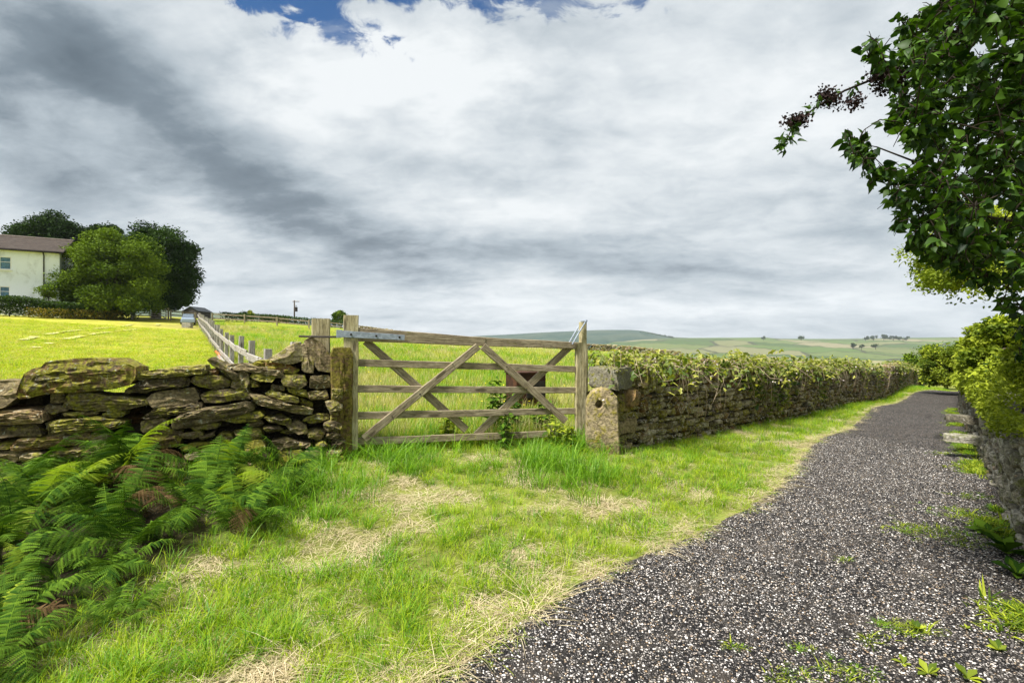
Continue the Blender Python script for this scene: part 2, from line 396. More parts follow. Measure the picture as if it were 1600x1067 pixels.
def edge_dx(Y):
    Y = np.asarray(Y, float); return ((vnoise(Y, Y * 0, 1.1, 5, 3) - .5) * .14 + (vnoise(Y, Y * 0, 6, 6, 4) - .5) * .24) * np.clip(.55 + Y * .03, .5, 1.1)
def edge_x(Y): return np.interp(Y, [q[1] for q in PATH_L], [q[0] for q in PATH_L]) + edge_dx(Y)
def is_path(X, Y, grow=0.0):
    """inside the polygon between the path edges"""
    poly = PATH_L + PATH_R[::-1]; X = np.asarray(X); Y = np.asarray(Y); ins = np.zeros(X.shape, bool)
    j = len(poly) - 1
    for i in range(len(poly)):
        xi, yi = poly[i]; xj, yj = poly[j]
        c = ((yi > Y) != (yj > Y)) & (X < (xj - xi) * (Y - yi) / (yj - yi + 1e-12) + xi)
        ins ^= c; j = i
    if grow: ins |= line_px(PATH_L, X, Y) < grow
    return ins

def ground():
    n = 330; a = 3.5; T = math.asinh(4200 / a)
    t = np.linspace(-T, T, n); xs = np.sinh(t) * a
    T0 = -math.asinh(90 / a); t2 = np.linspace(T0, T, n); ys = np.sinh(t2) * a + 5
    X, Y = np.meshgrid(xs, ys)
    Z = gz(X, Y)
    V = np.stack([X, Y, Z], -1).reshape(-1, 3)
    i = np.arange(n * n).reshape(n, n)
    F = np.stack([i[:-1, :-1], i[:-1, 1:], i[1:, 1:], i[1:, :-1]], -1).reshape(-1, 4)
    # the colour of what grows where
    fdir = FEN1 - FEN0
    side = (X - FEN0[0]) * fdir[1] - (Y - FEN0[1]) * fdir[0]   # >0 right of fence
    verge = np.array((.22, .24, .05)); mown = np.array((.42, .40, .055)); mead = np.array((.27, .31, .03)); far = np.array((.14, .18, .05))
    # behind the wall / gate line
    gl = (Y - 5.6) - (X + 1.75) * (1.0 / 2.62)
    wl = np.where(X > 1.3, (Y - 6.55) - (X - 1.33) * 1.02, gl)
    back = sstep(wl, -.1, .25)[..., None]
    lf = sstep(-side, -1, 12)[..., None]
    fld = mown * lf + mead * (1 - lf)
    # dry brownish band of field by the far fence
    br = (sstep(np.hypot((X + 25) / 9, (Y - 47) / 6), 1.3, .5) * .55)[..., None]
    fld = fld * (1 - br) + np.array((.26, .20, .09)) * br
    col = verge * (1 - back) + fld * back
    r = np.hypot(X, Y); fw = sstep(r, 70, 130)[..., None]
    col = col * (1 - fw) + far * fw
    litter_shade = (np.exp(-((X + 2.95) / 1.0) ** 4 - ((Y - 3.4) / 1.6) ** 4))[..., None]  # dark bracken litter; its tone also stands in for shade under the fronds
    col = col * (1 - litter_shade) + np.array((.045, .036, .022)) * litter_shade
    me = mesh_np('ground', V, F, None, True)
    ca = me.attributes.new('growth', 'FLOAT_COLOR', 'POINT')
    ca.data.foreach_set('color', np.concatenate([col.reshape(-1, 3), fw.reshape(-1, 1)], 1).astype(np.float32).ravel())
    m, N, p, _ = mat_new('grassland')
    at_ = N.node('ShaderNodeAttribute', attribute_name='growth')
    pos = N.node('ShaderNodeNewGeometry').outputs['Position']
    n1 = N.noise(pos, .35, 6, .6); n2 = N.noise(pos, 2.2, 6, .65); n3 = N.noise(pos, 26, 5, .7)
    st = N.noise(N.node('ShaderNodeMapping', ins={0: pos, 'Scale': (.25, 1.6, 1), 'Rotation': (0, 0, rad(-18))}).outputs[0], 1.1, 6, .65)
    c = at_.outputs['Color']
    v = N.math('ADD', N.math('MULTIPLY', n2, .5), N.math('ADD', N.math('MULTIPLY', st, .6), N.math('MULTIPLY', n1, .3)))
    v = N.ss(v, .5, .92, .62, 1.3)
    c2 = N.mix(1.0, c, N.node('ShaderNodeCombineColor', ins={0: v, 1: v, 2: v}).outputs[0], 'MULTIPLY')
    c2 = N.mix(N.ss(N.noise(pos, .9, 5, .6, .4), .50, .66, 0, .6), c2, N.mix(1.0, c2, (.62, .92, .6), 'MULTIPLY'))
    c2 = N.mix(N.ss(n3, .55, .75, 0, .45), c2, (.20, .17, .08))
    # far farmland: walled fields
    vor = N.node('ShaderNodeTexVoronoi', ins={'Vector': N.node('ShaderNodeMapping', ins={0: pos, 'Scale': (1 / 95, 1 / 60, 0), 'Rotation': (0, 0, .3)}).outputs[0], 'Scale': 1.0})
    fc = N.ramp(N.node('ShaderNodeSeparateColor', ins={0: vor.outputs['Color']}).outputs[0], [(.1, (.09, .15, .03)), (.35, (.15, .20, .05)), (.6, (.24, .22, .11)), (.85, (.27, .24, .15))])
    farf = N.math('MULTIPLY', at_.outputs['Alpha'], .9)
    c3 = N.mix(farf, c2, fc)
    setc(N, p, c3, .95, N.math('ADD', n3, N.math('MULTIPLY', n2, 1.5)), .7, .05)
    p.inputs['Specular IOR Level'].default_value = .1
    me.materials.append(m)
    link('ground', me, kind='structure')
ground()

def polyat(pts, t):
    pts = np.array(pts, float); d = np.r_[0, np.cumsum(np.hypot(*np.diff(pts, axis=0).T))]
    t = np.asarray(t) * d[-1]
    return np.interp(t, d, pts[:, 0]), np.interp(t, d, pts[:, 1])
def path():
    nu, nv = 900, 26
    # matched parameters by index so that left and right edges run together
    k = np.linspace(0, len(PATH_L) - 1, nu); idx = np.arange(len(PATH_L))
    L = np.array(PATH_L); Rr = np.array(PATH_R)
    lx, ly = np.interp(k, idx, L[:, 0]), np.interp(k, idx, L[:, 1])
    rx, ry = np.interp(k, idx, Rr[:, 0]), np.interp(k, idx, Rr[:, 1])
    dx, dy = rx - lx, ry - ly; w = np.hypot(dx, dy); lx = lx + edge_dx(ly)
    rx = rx + dx / w * .2; ry = ry + dy / w * .2
    v = np.linspace(0, 1, nv)[None]
    X = lx[:, None] * (1 - v) + rx[:, None] * v; Y = ly[:, None] * (1 - v) + ry[:, None] * v
    Z = gz(X, Y) + .022; Z[:, 0] -= .03
    V = np.stack([X, Y, Z], -1).reshape(-1, 3); i = np.arange(nu * nv).reshape(nu, nv)
    F = np.stack([i[:-1, :-1], i[:-1, 1:], i[1:, 1:], i[1:, :-1]], -1).reshape(-1, 4)
    m, N, p, _ = mat_new('chipped_path')
    pos = N.node('ShaderNodeNewGeometry').outputs['Position']
    wn = N.node('ShaderNodeTexNoise', ins={'Vector': pos, 'Scale': 60.0})
    wp = N.node('ShaderNodeVectorMath', operation='MULTIPLY_ADD', ins={0: wn.outputs['Color'], 1: (.008, .008, 0), 2: pos}).outputs[0]
    vo = N.node('ShaderNodeTexVoronoi', ins={'Vector': wp, 'Scale': 78.0})
    ve = N.node('ShaderNodeTexVoronoi', feature='DISTANCE_TO_EDGE', ins={'Vector': wp, 'Scale': 78.0})
    cc = N.node('ShaderNodeSeparateColor', ins={0: vo.outputs['Color']})
    big = N.noise(pos, 1.6, 4)
    thr = N.math('ADD', cc.outputs[0], N.math('MULTIPLY', N.math('SUBTRACT', big, .5), .25))
    pale = N.ss(thr, .38, .42)
    edge = N.ss(ve.outputs['Distance'], .06, .16)
    pc = N.ramp(cc.outputs[1], [(.1, (.20, .185, .175)), (.4, (.37, .335, .30)), (.65, (.52, .48, .45)), (.8, (.42, .29, .17)), (.95, (.78, .74, .70))])
    dc = N.ramp(cc.outputs[2], [(.2, (.014, .013, .014)), (.7, (.046, .044, .042)), (1, (.10, .092, .083))])
    c = N.mix(pale, dc, pc); c = N.mix(edge, (.010, .009, .009), c)
    dirt = N.noise(pos, 3.5, 6, .6, .5)
    c = N.mix(N.ss(dirt, .48, .75, 0, .5), c, (.12, .10, .08))
    c = N.mix(N.ss(N.noise(pos, .55, 5, .6, .6), .5, .72, 0, .30), c, (.035, .028, .024))
    h = N.math('MULTIPLY', N.math('ADD', pale, .4), N.ss(ve.outputs['Distance'], 0, .3))
    setc(N, p, c, .72, h, 1.0, .008); p.inputs['Specular IOR Level'].default_value = .1
    link('path', mesh_np('path', V, F, m, True), kind='structure')
path()

# ------------------------------------------------------------------ hills far away
def hill(name, prof, R0, R1, zbase, colA, colB, seed, patch):
    px = np.linspace(prof[0][0], prof[-1][0], 260); py = np.interp(px, [q[0] for q in prof], [q[1] for q in prof])
    u = (px - 800) / FPX; py = py + (vnoise(px, px * 0, .02, seed, 3) - .5) * .8
    rows = 26; V = []
    for j in range(rows):
        t = j / (rows - 1) * 1.35
        Yd = R0 + (R1 - R0) * t
        zr = CZ + (533.5 - py) / FPX * R1
        if t <= 1: s = sstep(np.array(t), 0, 1) * .35 + .65 * t
        else: s = 1 - (t - 1) ** 2 * 2.4
        z = zbase + (zr - zbase) * s + (vnoise(u * 40, u * 0 + j * .5, 1, seed, 3) - .5) * (R1 * .006) * math.sin(min(t, 1) * math.pi)
        V.append(np.stack([u * Yd, np.full_like(u, Yd), z], -1))
    V = np.array(V); n = len(px); i = np.arange(rows * n).reshape(rows, n)
    F = np.stack([i[:-1, :-1], i[:-1, 1:], i[1:, 1:], i[1:, :-1]], -1).reshape(-1, 4)
    m, N, p, _ = mat_new(name + '_turf')
    pos = N.node('ShaderNodeNewGeometry').outputs['Position']
    n1 = N.noise(pos, .006, 7, .65, .5)
    c = N.mix(N.ss(n1, .4, .6), colA, colB)
    if patch:
        vor = N.node('ShaderNodeTexVoronoi', ins={'Vector': N.node('ShaderNodeMapping', ins={0: pos, 'Scale': (1 / 170, 1 / 210, 0), 'Rotation': (0, 0, .4)}).outputs[0], 'Scale': 1.0})
        fc = N.ramp(N.node('ShaderNodeSeparateColor', ins={0: vor.outputs['Color']}).outputs[0], [(.1, (.06, .10, .035)), (.4, (.10, .15, .045)), (.66, (.13, .15, .06)), (.82, (.22, .20, .12))])
        ve = N.node('ShaderNodeTexVoronoi', feature='DISTANCE_TO_EDGE', ins={'Vector': N.node('ShaderNodeMapping', ins={0: pos, 'Scale': (1 / 170, 1 / 210, 0), 'Rotation': (0, 0, .4)}).outputs[0], 'Scale': 1.0})
        fc = N.mix(N.ss(ve.outputs['Distance'], .035, .012), fc, (.05, .055, .035))
        c = N.mix(patch, c, fc)
    setc(N, p, c, .95)
    p.inputs['Specular IOR Level'].default_value = .05
    link(name, mesh_np(name, V.reshape(-1, 3), F, m, True), kind='structure')
hill('moor_hill', [(560, 536), (700, 528), (760, 524), (800, 522), (870, 518), (930, 515.6), (985, 515), (1003, 516.5), (1020, 520), (1050, 526.5), (1100, 529), (1250, 532)], 1300, 2600, -30, (.035, .065, .048), (.06, .085, .058), 4, 0)
hill('moorland_ridge', [(930, 536), (1000, 530.5), (1060, 528), (1150, 527.5), (1195, 526.8), (1215, 529), (1300, 529.5), (1440, 527.5), (1600, 525), (2100, 521), (2800, 518)], 700, 1900, -30, (.10, .13, .05), (.15, .15, .08), 6, .85)
hill('west_hill', [(-1400, 470), (-300, 474), (0, 478), (280, 484), (330, 487.5), (400, 494), (440, 500), (500, 506), (560, 513), (640, 520), (740, 528), (820, 534)], 900, 1700, -20, (.05, .085, .05), (.09, .11, .06), 8, .3)

# ------------------------------------------------------------------ stone building
def wall_frame(x0, y0, x1, y1):
    d = Vector((x1 - x0, y1 - y0, 0)).normalized(); n = Vector((-d.y, d.x, 0))  # n points away from the camera side when the wall runs to the right
    return d, n
def stone_from_outline(poly, depth, rs, cham=.02, npts=14, bulge=.02, rough=.008):
    """poly: list of (s,z) anticlockwise or clockwise; local x = s, y = depth (0 = front), z = up. Centred on its middle."""
    P = np.array(poly, float); 
    A = 0.5 * np.sum(P[:, 0] * np.roll(P[:, 1], -1) - np.roll(P[:, 0], -1) * P[:, 1])
    if A < 0: P = P[::-1]
    c = P.mean(0)
    # Chaikin-like corner easing and resample
    Q = []
    for i in range(len(P)):
        a, b = P[i], P[(i + 1) % len(P)]; Q += [a * .96 + b * .04, a * .04 + b * .96]
    Q = np.array(Q); seg = np.hypot(*(np.roll(Q, -1, 0) - Q).T); cum = np.r_[0, np.cumsum(seg)]
    t = (np.arange(npts) + rs.rand() * .5) / npts * cum[-1]
    Qx = np.interp(t, cum, np.r_[Q[:, 0], Q[0, 0]]); Qz = np.interp(t, cum, np.r_[Q[:, 1], Q[0, 1]])
    ring = np.stack([Qx, Qz], 1); w = max(np.ptp(ring[:, 0]), .02); h = max(np.ptp(ring[:, 1]), .02)
    ch = min(cham, h * .22)
    def inset(r, d):
        v = r - c; sx = 1 - 2 * d / w; sz = 1 - 2 * d / h
        return c + v * np.array((max(sx, .2), max(sz, .2)))
    big = npts >= 26
    rings = [(inset(ring, ch * .8), depth), (ring, depth * .7), (ring * 1.0, depth * .3), (ring, ch * .5), (inset(ring, ch * .45), ch * .05), (inset(ring, min(h * .28, .08)), -bulge * .4)]
    if big: rings = rings[:-1] + [(inset(ring, h * q), yy) for q, yy in ((.10, -.004), (.19, -.012), (.28, -.018), (.36, -.02), (.43, -.02))]
    V = []
    for k, (r, y) in enumerate(rings):
        if big and k > 4: y = y + (vnoise(r[:, 0] * 6, r[:, 1] * 22, 1, rs.randint(90), 3) - .5) * .05
        j = rs.randn(npts, 3) * rough * (1.0 if k < 5 else 1.2)
        j = (j + np.roll(j, 1, 0)) * .5
        V.append(np.stack([r[:, 0] + j[:, 0], y + np.zeros(npts) + j[:, 1] * 1.2, r[:, 1] + j[:, 2] * .8], 1))
    V = np.concatenate(V); V = np.vstack([V, [c[0] + rs.randn() * .01, -bulge, c[1]], [c[0], depth, c[1]]])
    n = npts; F = []
    for k in range(len(rings) - 1):
        for q in range(n):
            a, b = k * n + q, k * n + (q + 1) % n; F.append((a, b, b + n, a + n))
    last = (len(rings) - 1) * n
    for q in range(n): F.append((last + q, last + (q + 1) % n, len(V) - 2)); F.append(((q + 1) % n, q, len(V) - 1))
    ctr = np.array((c[0], 0, c[1])); V = V - ctr
    return V, F, c

# --- left tumbled wall, traced stones (photo pixels)
def z6(p): return [(x / 5.614, 540 + y / 5.614) for x, y in p]
def z3(p): return [(x / 2.857, 520 + y / 2.857) for x, y in p]
def z7(p): return [(270 + x / 5.08, 520 + y / 5.08) for x, y in p]
TR = []
for p, fwd, dep, m in [
 ([(185,440),(240,260),(300,215),(400,190),(440,145),(600,130),(1000,120),(1060,150),(1180,190),(1200,280),(1160,330),(900,375),(430,405),(280,445)], .05, .42, 0),
 ([(-160,330),(225,320),(190,420),(60,540),(-160,560)], .02, .4, 0),
 ([(430,415),(530,415),(550,500),(480,520),(410,510)], -.05, .2, 0),
 ([(560,510),(610,415),(1000,440),(1290,470),(1300,510),(1100,560),(700,570),(570,550)], .02, .3, 0),
 ([(390,520),(560,540),(600,570),(450,600),(380,570)], -.01, .3, 0),
 ([(-160,575),(250,560),(400,570),(405,660),(-160,700)], .03, .35, 0),
 ([(-160,715),(340,695),(380,780),(-160,810)], .01, .35, 0),
 ([(445,680),(520,650),(850,625),(1090,660),(1060,710),(700,760),(450,790)], .03, .3, 0),
 ([(110,880),(170,820),(500,790),(770,770),(780,810),(700,870),(130,920)], .02, .3, 0),
 ([(780,780),(830,765),(940,775),(940,850),(800,850)], 0, .3, 0),
 ([(380,970),(500,920),(690,880),(920,860),(900,930),(680,970)], .02, .3, 0),
 ([(-160,890),(130,850),(120,905),(-160,930)], 0, .3, 0), ([(-160,940),(330,910),(340,960),(-160,1000)], .01, .3, 0),
 ([(370,680),(430,680),(440,760),(390,750)], -.04, .2, 0), ([(890,600),(960,570),(1100,575),(1080,620),(900,628)], .0, .3, 0),
 ([(560,590),(850,575),(870,605),(600,622)], -.01, .3, 0)]:
    TR.append((z6(p), fwd, dep, m))
for p, fwd in [([(610,200),(640,175),(780,155),(915,147),(920,182),(800,192),(640,207)], .02), ([(570,250),(640,215),(820,195),(845,215),(830,240),(640,262),(560,268)], .03),
 ([(660,290),(700,265),(860,250),(890,285),(885,305),(760,325),(680,330)], .02), ([(645,375),(700,335),(830,310),(900,308),(905,345),(800,360),(700,375)], .02),
 ([(625,395),(740,380),(750,415),(700,440),(630,445)], .0), ([(660,455),(760,425),(810,440),(800,510),(700,515),(655,505)], -.01),
 ([(925,170),(970,160),(975,185),(900,190)], -.03)]:
    TR.append((z3(p), fwd, .32, 0))
for p, fwd, m in [
 ([(285,215),(310,205),(520,330),(510,370),(460,350),(300,240)], .07, 0), ([(140,380),(200,345),(400,345),(460,380),(450,430),(340,440),(200,425)], .0, 0),
 ([(460,425),(500,330),(560,305),(610,345),(600,430),(540,445)], .01, 0), ([(425,260),(560,245),(640,260),(870,300),(870,355),(800,350),(600,310),(440,290)], .0, 0),
 ([(620,340),(650,310),(820,330),(810,360),(790,385),(640,375)], .02, 0), ([(630,240),(690,220),(760,225),(730,280),(640,260)], -.03, 0),
 ([(740,235),(900,240),(1010,300),(960,325),(820,300),(740,280)], .01, 0), ([(760,215),(985,75),(1030,120),(1030,220),(920,245),(830,235)], .04, 1),
 ([(1015,110),(1060,85),(1100,150),(1125,280),(1120,312),(1030,300),(1025,240)], .02, 1), ([(1040,80),(1090,40),(1180,90),(1300,260),(1285,320),(1240,300),(1140,290),(1105,160)], .05, 1),
 ([(870,330),(1055,340),(1060,410),(1000,440),(870,410)], .02, 0), ([(1075,440),(1095,345),(1235,340),(1265,420),(1200,440)], .03, 0),
 ([(610,380),(660,385),(685,430),(620,425)], -.01, 0), ([(780,415),(890,420),(890,465),(780,455)], .0, 0), ([(740,470),(800,460),(990,510),(1010,550),(900,545),(750,500)], .03, 0),
 ([(905,435),(1060,455),(1070,510),(1000,500),(910,465)], .02, 0), ([(1070,470),(1220,460),(1240,520),(1080,530)], .02, 0), ([(1260,440),(1340,440),(1350,515),(1265,520)], .02, 0),
 ([(1215,545),(1300,530),(1345,560),(1340,600),(1240,610)], .03, 0), ([(215,495),(330,455),(590,445),(605,520),(400,540),(250,555)], .01, 0),
 ([(5,690),(100,640),(250,600),(480,570),(600,540),(650,600),(560,640),(400,690),(120,745),(10,755)], .04, 0), ([(610,490),(700,500),(980,580),(1110,600),(1100,640),(960,630),(680,570)], .03, 0),
 ([(390,690),(560,640),(700,625),(730,660),(680,700),(500,710)], .01, 0), ([(590,715),(700,695),(725,730),(650,750),(590,745)], .0, 0), ([(725,670),(860,650),(950,690),(930,725),(780,715)], .02, 0),
 ([(1030,690),(1140,645),(1240,650),(1235,690),(1100,720)], .02, 0), ([(1000,520),(1110,560),(1110,590),(1010,570)], -.02, 0), ([(1240,620),(1315,620),(1310,645),(1250,645)], .01, 0),
 ([(1250,655),(1310,655),(1300,685),(1255,680)], .0, 0), ([(1200,710),(1280,690),(1340,720),(1330,760),(1220,765)], .03, 0), ([(900,740),(980,705),(1060,730),(1070,790),(990,800),(930,770)], .0, 0),
 ([(1060,790),(1150,765),(1215,780),(1180,840),(1070,830)], .0, 0), ([(1220,800),(1300,775),(1335,800),(1290,830),(1225,825)], .02, 0), ([(840,790),(960,770),(970,800),(860,805)], -.01, 0),
 ([(710,745),(840,740),(880,770),(760,790)], -.01, 0), ([(120,745),(240,720),(370,715),(350,750),(200,775)], .0, 0), ([(75,800),(220,780),(240,810),(150,840),(80,835)], .01, 0),
 ([(200,830),(330,790),(320,820),(220,850)], -.01, 0), ([(335,860),(370,800),(470,810),(475,860),(400,880)], .0, 0), ([(480,780),(690,760),(715,830),(600,850),(500,820)], .01, 0),
 ([(575,860),(690,850),(745,900),(650,975),(580,960)], .02, 0), ([(50,920),(150,880),(330,870),(300,900),(80,950)], .0, 0), ([(290,930),(340,900),(510,870),(530,930),(380,990)], .02, 0),
 ([(80,970),(270,930),(360,990),(200,1010),(90,1010)], .0, 0), ([(590,1010),(640,990),(760,950),(780,1000),(640,1060),(590,1050)], .03, 0), ([(790,860),(900,830),(1000,860),(1010,900),(860,930),(800,900)], -.01, 0),
 ([(1130,890),(1190,860),(1225,880),(1200,905)], .0, 0), ([(1260,850),(1330,820),(1370,850),(1300,895),(1250,900)], .03, 0), ([(1210,930),(1340,910),(1330,945),(1230,970)], .04, 0),
 ([(1060,930),(1200,940),(1210,1030),(1050,1040)], .03, 0), ([(1000,870),(1090,870),(1080,910),(1000,905)], .0, 0), ([(1210,980),(1350,960),(1400,1010),(1250,1030)], .06, 0), ([(840,940),(1040,930),(1050,1040),(860,1040)], .0, 0)]:
    TR.append((z7(p), fwd, .26, m))
# lower courses behind the bracken
for row, (y0, y1) in enumerate([(706, 722), (722, 738), (738, 756), (756, 776)]):
    x = -40 + row * 13
    while x < 470 - row * 40:
        w = R.uniform(28, 62); 
        if not (row == 0 and x > 150): TR.append(([(x + 2, y0 + R.uniform(0, 4)), (x + w - 2, y0 + R.uniform(-1, 4)), (x + w, y1 - R.uniform(0, 3)), (x, y1 - R.uniform(0, 2))], R.uniform(-.02, .03), .3, 0))
        x += w + 1
WA = Vector((-1.75, 5.62, 0)); WD, WN = wall_frame(-1.75, 5.62, .87, 6.62)
def on_wall(px, py, A=WA, D=WD):
    a = (px - 800) / FPX
    t = (A.x * D.y - A.y * D.x) / (a * D.y - D.x)
    P = Vector((a * t, t, CZ - (py - 533.5) / FPX * t))
    return P
def wall_left():
    root = empty('dry_stone_wall', (-3.1, 5.1, g1(-3.1, 5.1)), 0, 'tumbledown wall of long flat mossy stones behind the bracken, left of the gate', 'wall')
    ang = math.atan2(WD.y, WD.x)
    rs = np.random.RandomState(3)
    for i, (poly, fwd, dep, m) in enumerate(TR):
        if sum(q[0] for q in poly) / len(poly) > 503 and sum(q[1] for q in poly) / len(poly) > 596: fwd += .085
        pts = []
        for q in poly:
            P = on_wall(*q); s = (P - WA).dot(WD); pts.append((s, P.z))
        P_ = np.array(pts); big = np.ptp(P_[:, 0]) > .45
        P_ = P_.mean(0) + (P_ - P_.mean(0)) * np.array((1.04, 1.10))
        V, F, c = stone_from_outline(P_, dep + rs.rand() * .08, rs, .014, 34 if big else 18, .01 + rs.rand() * .015, .008)
        if m == 0: V[:, 2] += V[:, 1] * rs.uniform(-.04, .06); V[:, 1] += V[:, 2] * rs.uniform(-.35, .45) * (V[:, 1] < .06); V[:, 1] += V[:, 0] * rs.uniform(-.12, .12)
        me = mesh_np('stone', V, F, M_cap if m else M_stone, True, None, 19)
        o = link('stone', me, root)
        w = WA + WD * c[0] - WN * (fwd + rs.uniform(-.015, .015)); w.z = c[1]
        o.location = w - root.location; o.rotation_euler = (0, 0, ang + rs.uniform(-.05, .05))
    # packed rubble heart of the wall, gap shade put into its dark colour
    mb = MB(); 
    k = 0
    for s in np.arange(-3.6, -.12, .13):
        # wall-top profile from photo
        P = WA + WD * s; px = P.x / P.y * 800 + 800
        ytop = np.interp(px, [-60, 60, 110, 205, 215, 320, 400, 440, 500], [625, 618, 612, 602, 592, 592, 582, 572, 578])
        ztop = CZ - (ytop - 533.5) / FPX * P.y
        z = g1(P.x, P.y) - .1
        while z < ztop - .03:
            hh = rs.uniform(.06, .12)
            for dd in (.17, .30):
                if not (95 < px < 215 and z > ztop - .1) and not (30<px<75 and 640>ytop and z>ztop-.12):
                    V, F, c = stone_from_outline([(0, 0), (.16, .01), (.17, hh), (.01, hh)], .15, rs, .02, 8, .02, .01)
                    Q = [P + WD * (v[0] + rs.uniform(-.02, .02)) + WN * (dd + v[1]) + Vector((0, 0, z + v[2] + hh / 2)) - root.location for v in V]
                    for q in Q: pass
                    mb.add([Vector((q.x, q.y, q.z)) for q in Q], F, rs.rand())
            z += hh
    mb.build('rubble_core', M_core_shade, root, True, 40, 'stuff')
    return root
wall_left()

def shaped_stone_thing(name, px0, px1, py0, py1, fwd, depth, mat, label, rounded=0., yaw=0., A=WA, D=WD, N_=WN, cat='gatepost'):
    pass

# stone gatepost slab at the hanging side
def gatepost_left():
    rs = np.random.RandomState(5)
    pl = [(505, 545), (512, 541), (548, 543), (552.5, 548), (552, 600), (552, 660), (551, 722), (541, 724), (538, 690), (540, 640), (532, 600), (526, 575), (510, 556)]
    # a full slab: the wall stones lie in front of its left part
    pl = [(519, 543), (546, 542), (550.5, 548), (550.5, 640), (549, 728), (521, 728), (518, 640), (516, 548)]
    pts = [((on_wall(*q) - WA).dot(WD), on_wall(*q).z) for q in pl]
    V, F, c = stone_from_outline(pts, .20, rs, .025, 34, .01, .007)
    w = WA + WD * c[0] - WN * (.075); w.z = c[1]
    zb = V[:, 2].min()
    V = V.copy(); V[:, 2] -= zb
    o = link('stone_gatepost', mesh_np('stone_gatepost', V, F, M_post, True, None, 38), None, (w.x, w.y, w.z + zb))
    o.rotation_euler = (0, 0, math.atan2(WD.y, WD.x) + .02)
    tag(o, 'tall rust brown stone slab post at the hinge end of the wooden gate', 'gatepost')
gatepost_left()

# ------------------------------------------------------------------ gate
def bar(name, p0, p1, w0, th, mat, parent, w1=None, face=None, seg=6, jit=.003, pc=.006):
    """plank from p0 to p1 (world); w = width across (in the plane), th = thickness along face normal"""
    p0 = Vector(p0); p1 = Vector(p1); w1 = w0 if w1 is None else w1
    L = (p1 - p0).length; x = (p1 - p0).normalized(); y = face if face is not None else WN
    y = (y - x * y.dot(x)).normalized(); z = x.cross(y)
    V = []; F = []; rs = R
    prof = [(-1, -1, 1, 0), (-1, -1, 0, 1)]
    n = 8
    for i in range(seg + 1):
        t = i / seg; w = (w0 * (1 - t) + w1 * t) / 2; h = th / 2; c = min(pc, w * .4, h * .4)
        oy, oz = rs.uniform(-jit, jit), rs.uniform(-jit, jit)
        for (a, b) in [(-h + c, -w), (h - c, -w), (h, -w + c), (h, w - c), (h - c, w), (-h + c, w), (-h, w - c), (-h, -w + c)]:
            V.append((L * t + (rs.uniform(-.004, .004) if i in (0, seg) else 0), a + oy + rs.uniform(-1, 1) * jit * .5, b + oz + rs.uniform(-1, 1) * jit * .5))
    for i in range(seg):
        for k in range(n): F.append((i * n + k, i * n + (k + 1) % n, (i + 1) * n + (k + 1) % n, (i + 1) * n + k))
    F.append(tuple(range(n - 1, -1, -1))); F.append(tuple(seg * n + k for k in range(n)))
    me = mesh_np(name, V, F, mat, False)
    # outward normals
    o = link(name, me, parent)
    M = Matrix((x, y, z)).transposed().to_4x4(); M.translation = p0
    if parent is not None: M = Matrix.Translation(-parent.location) @ M
    o.matrix_basis = M
    return o
def GP(px, py, off=0.): 
    p = on_wall(px, py); return p - WN * off
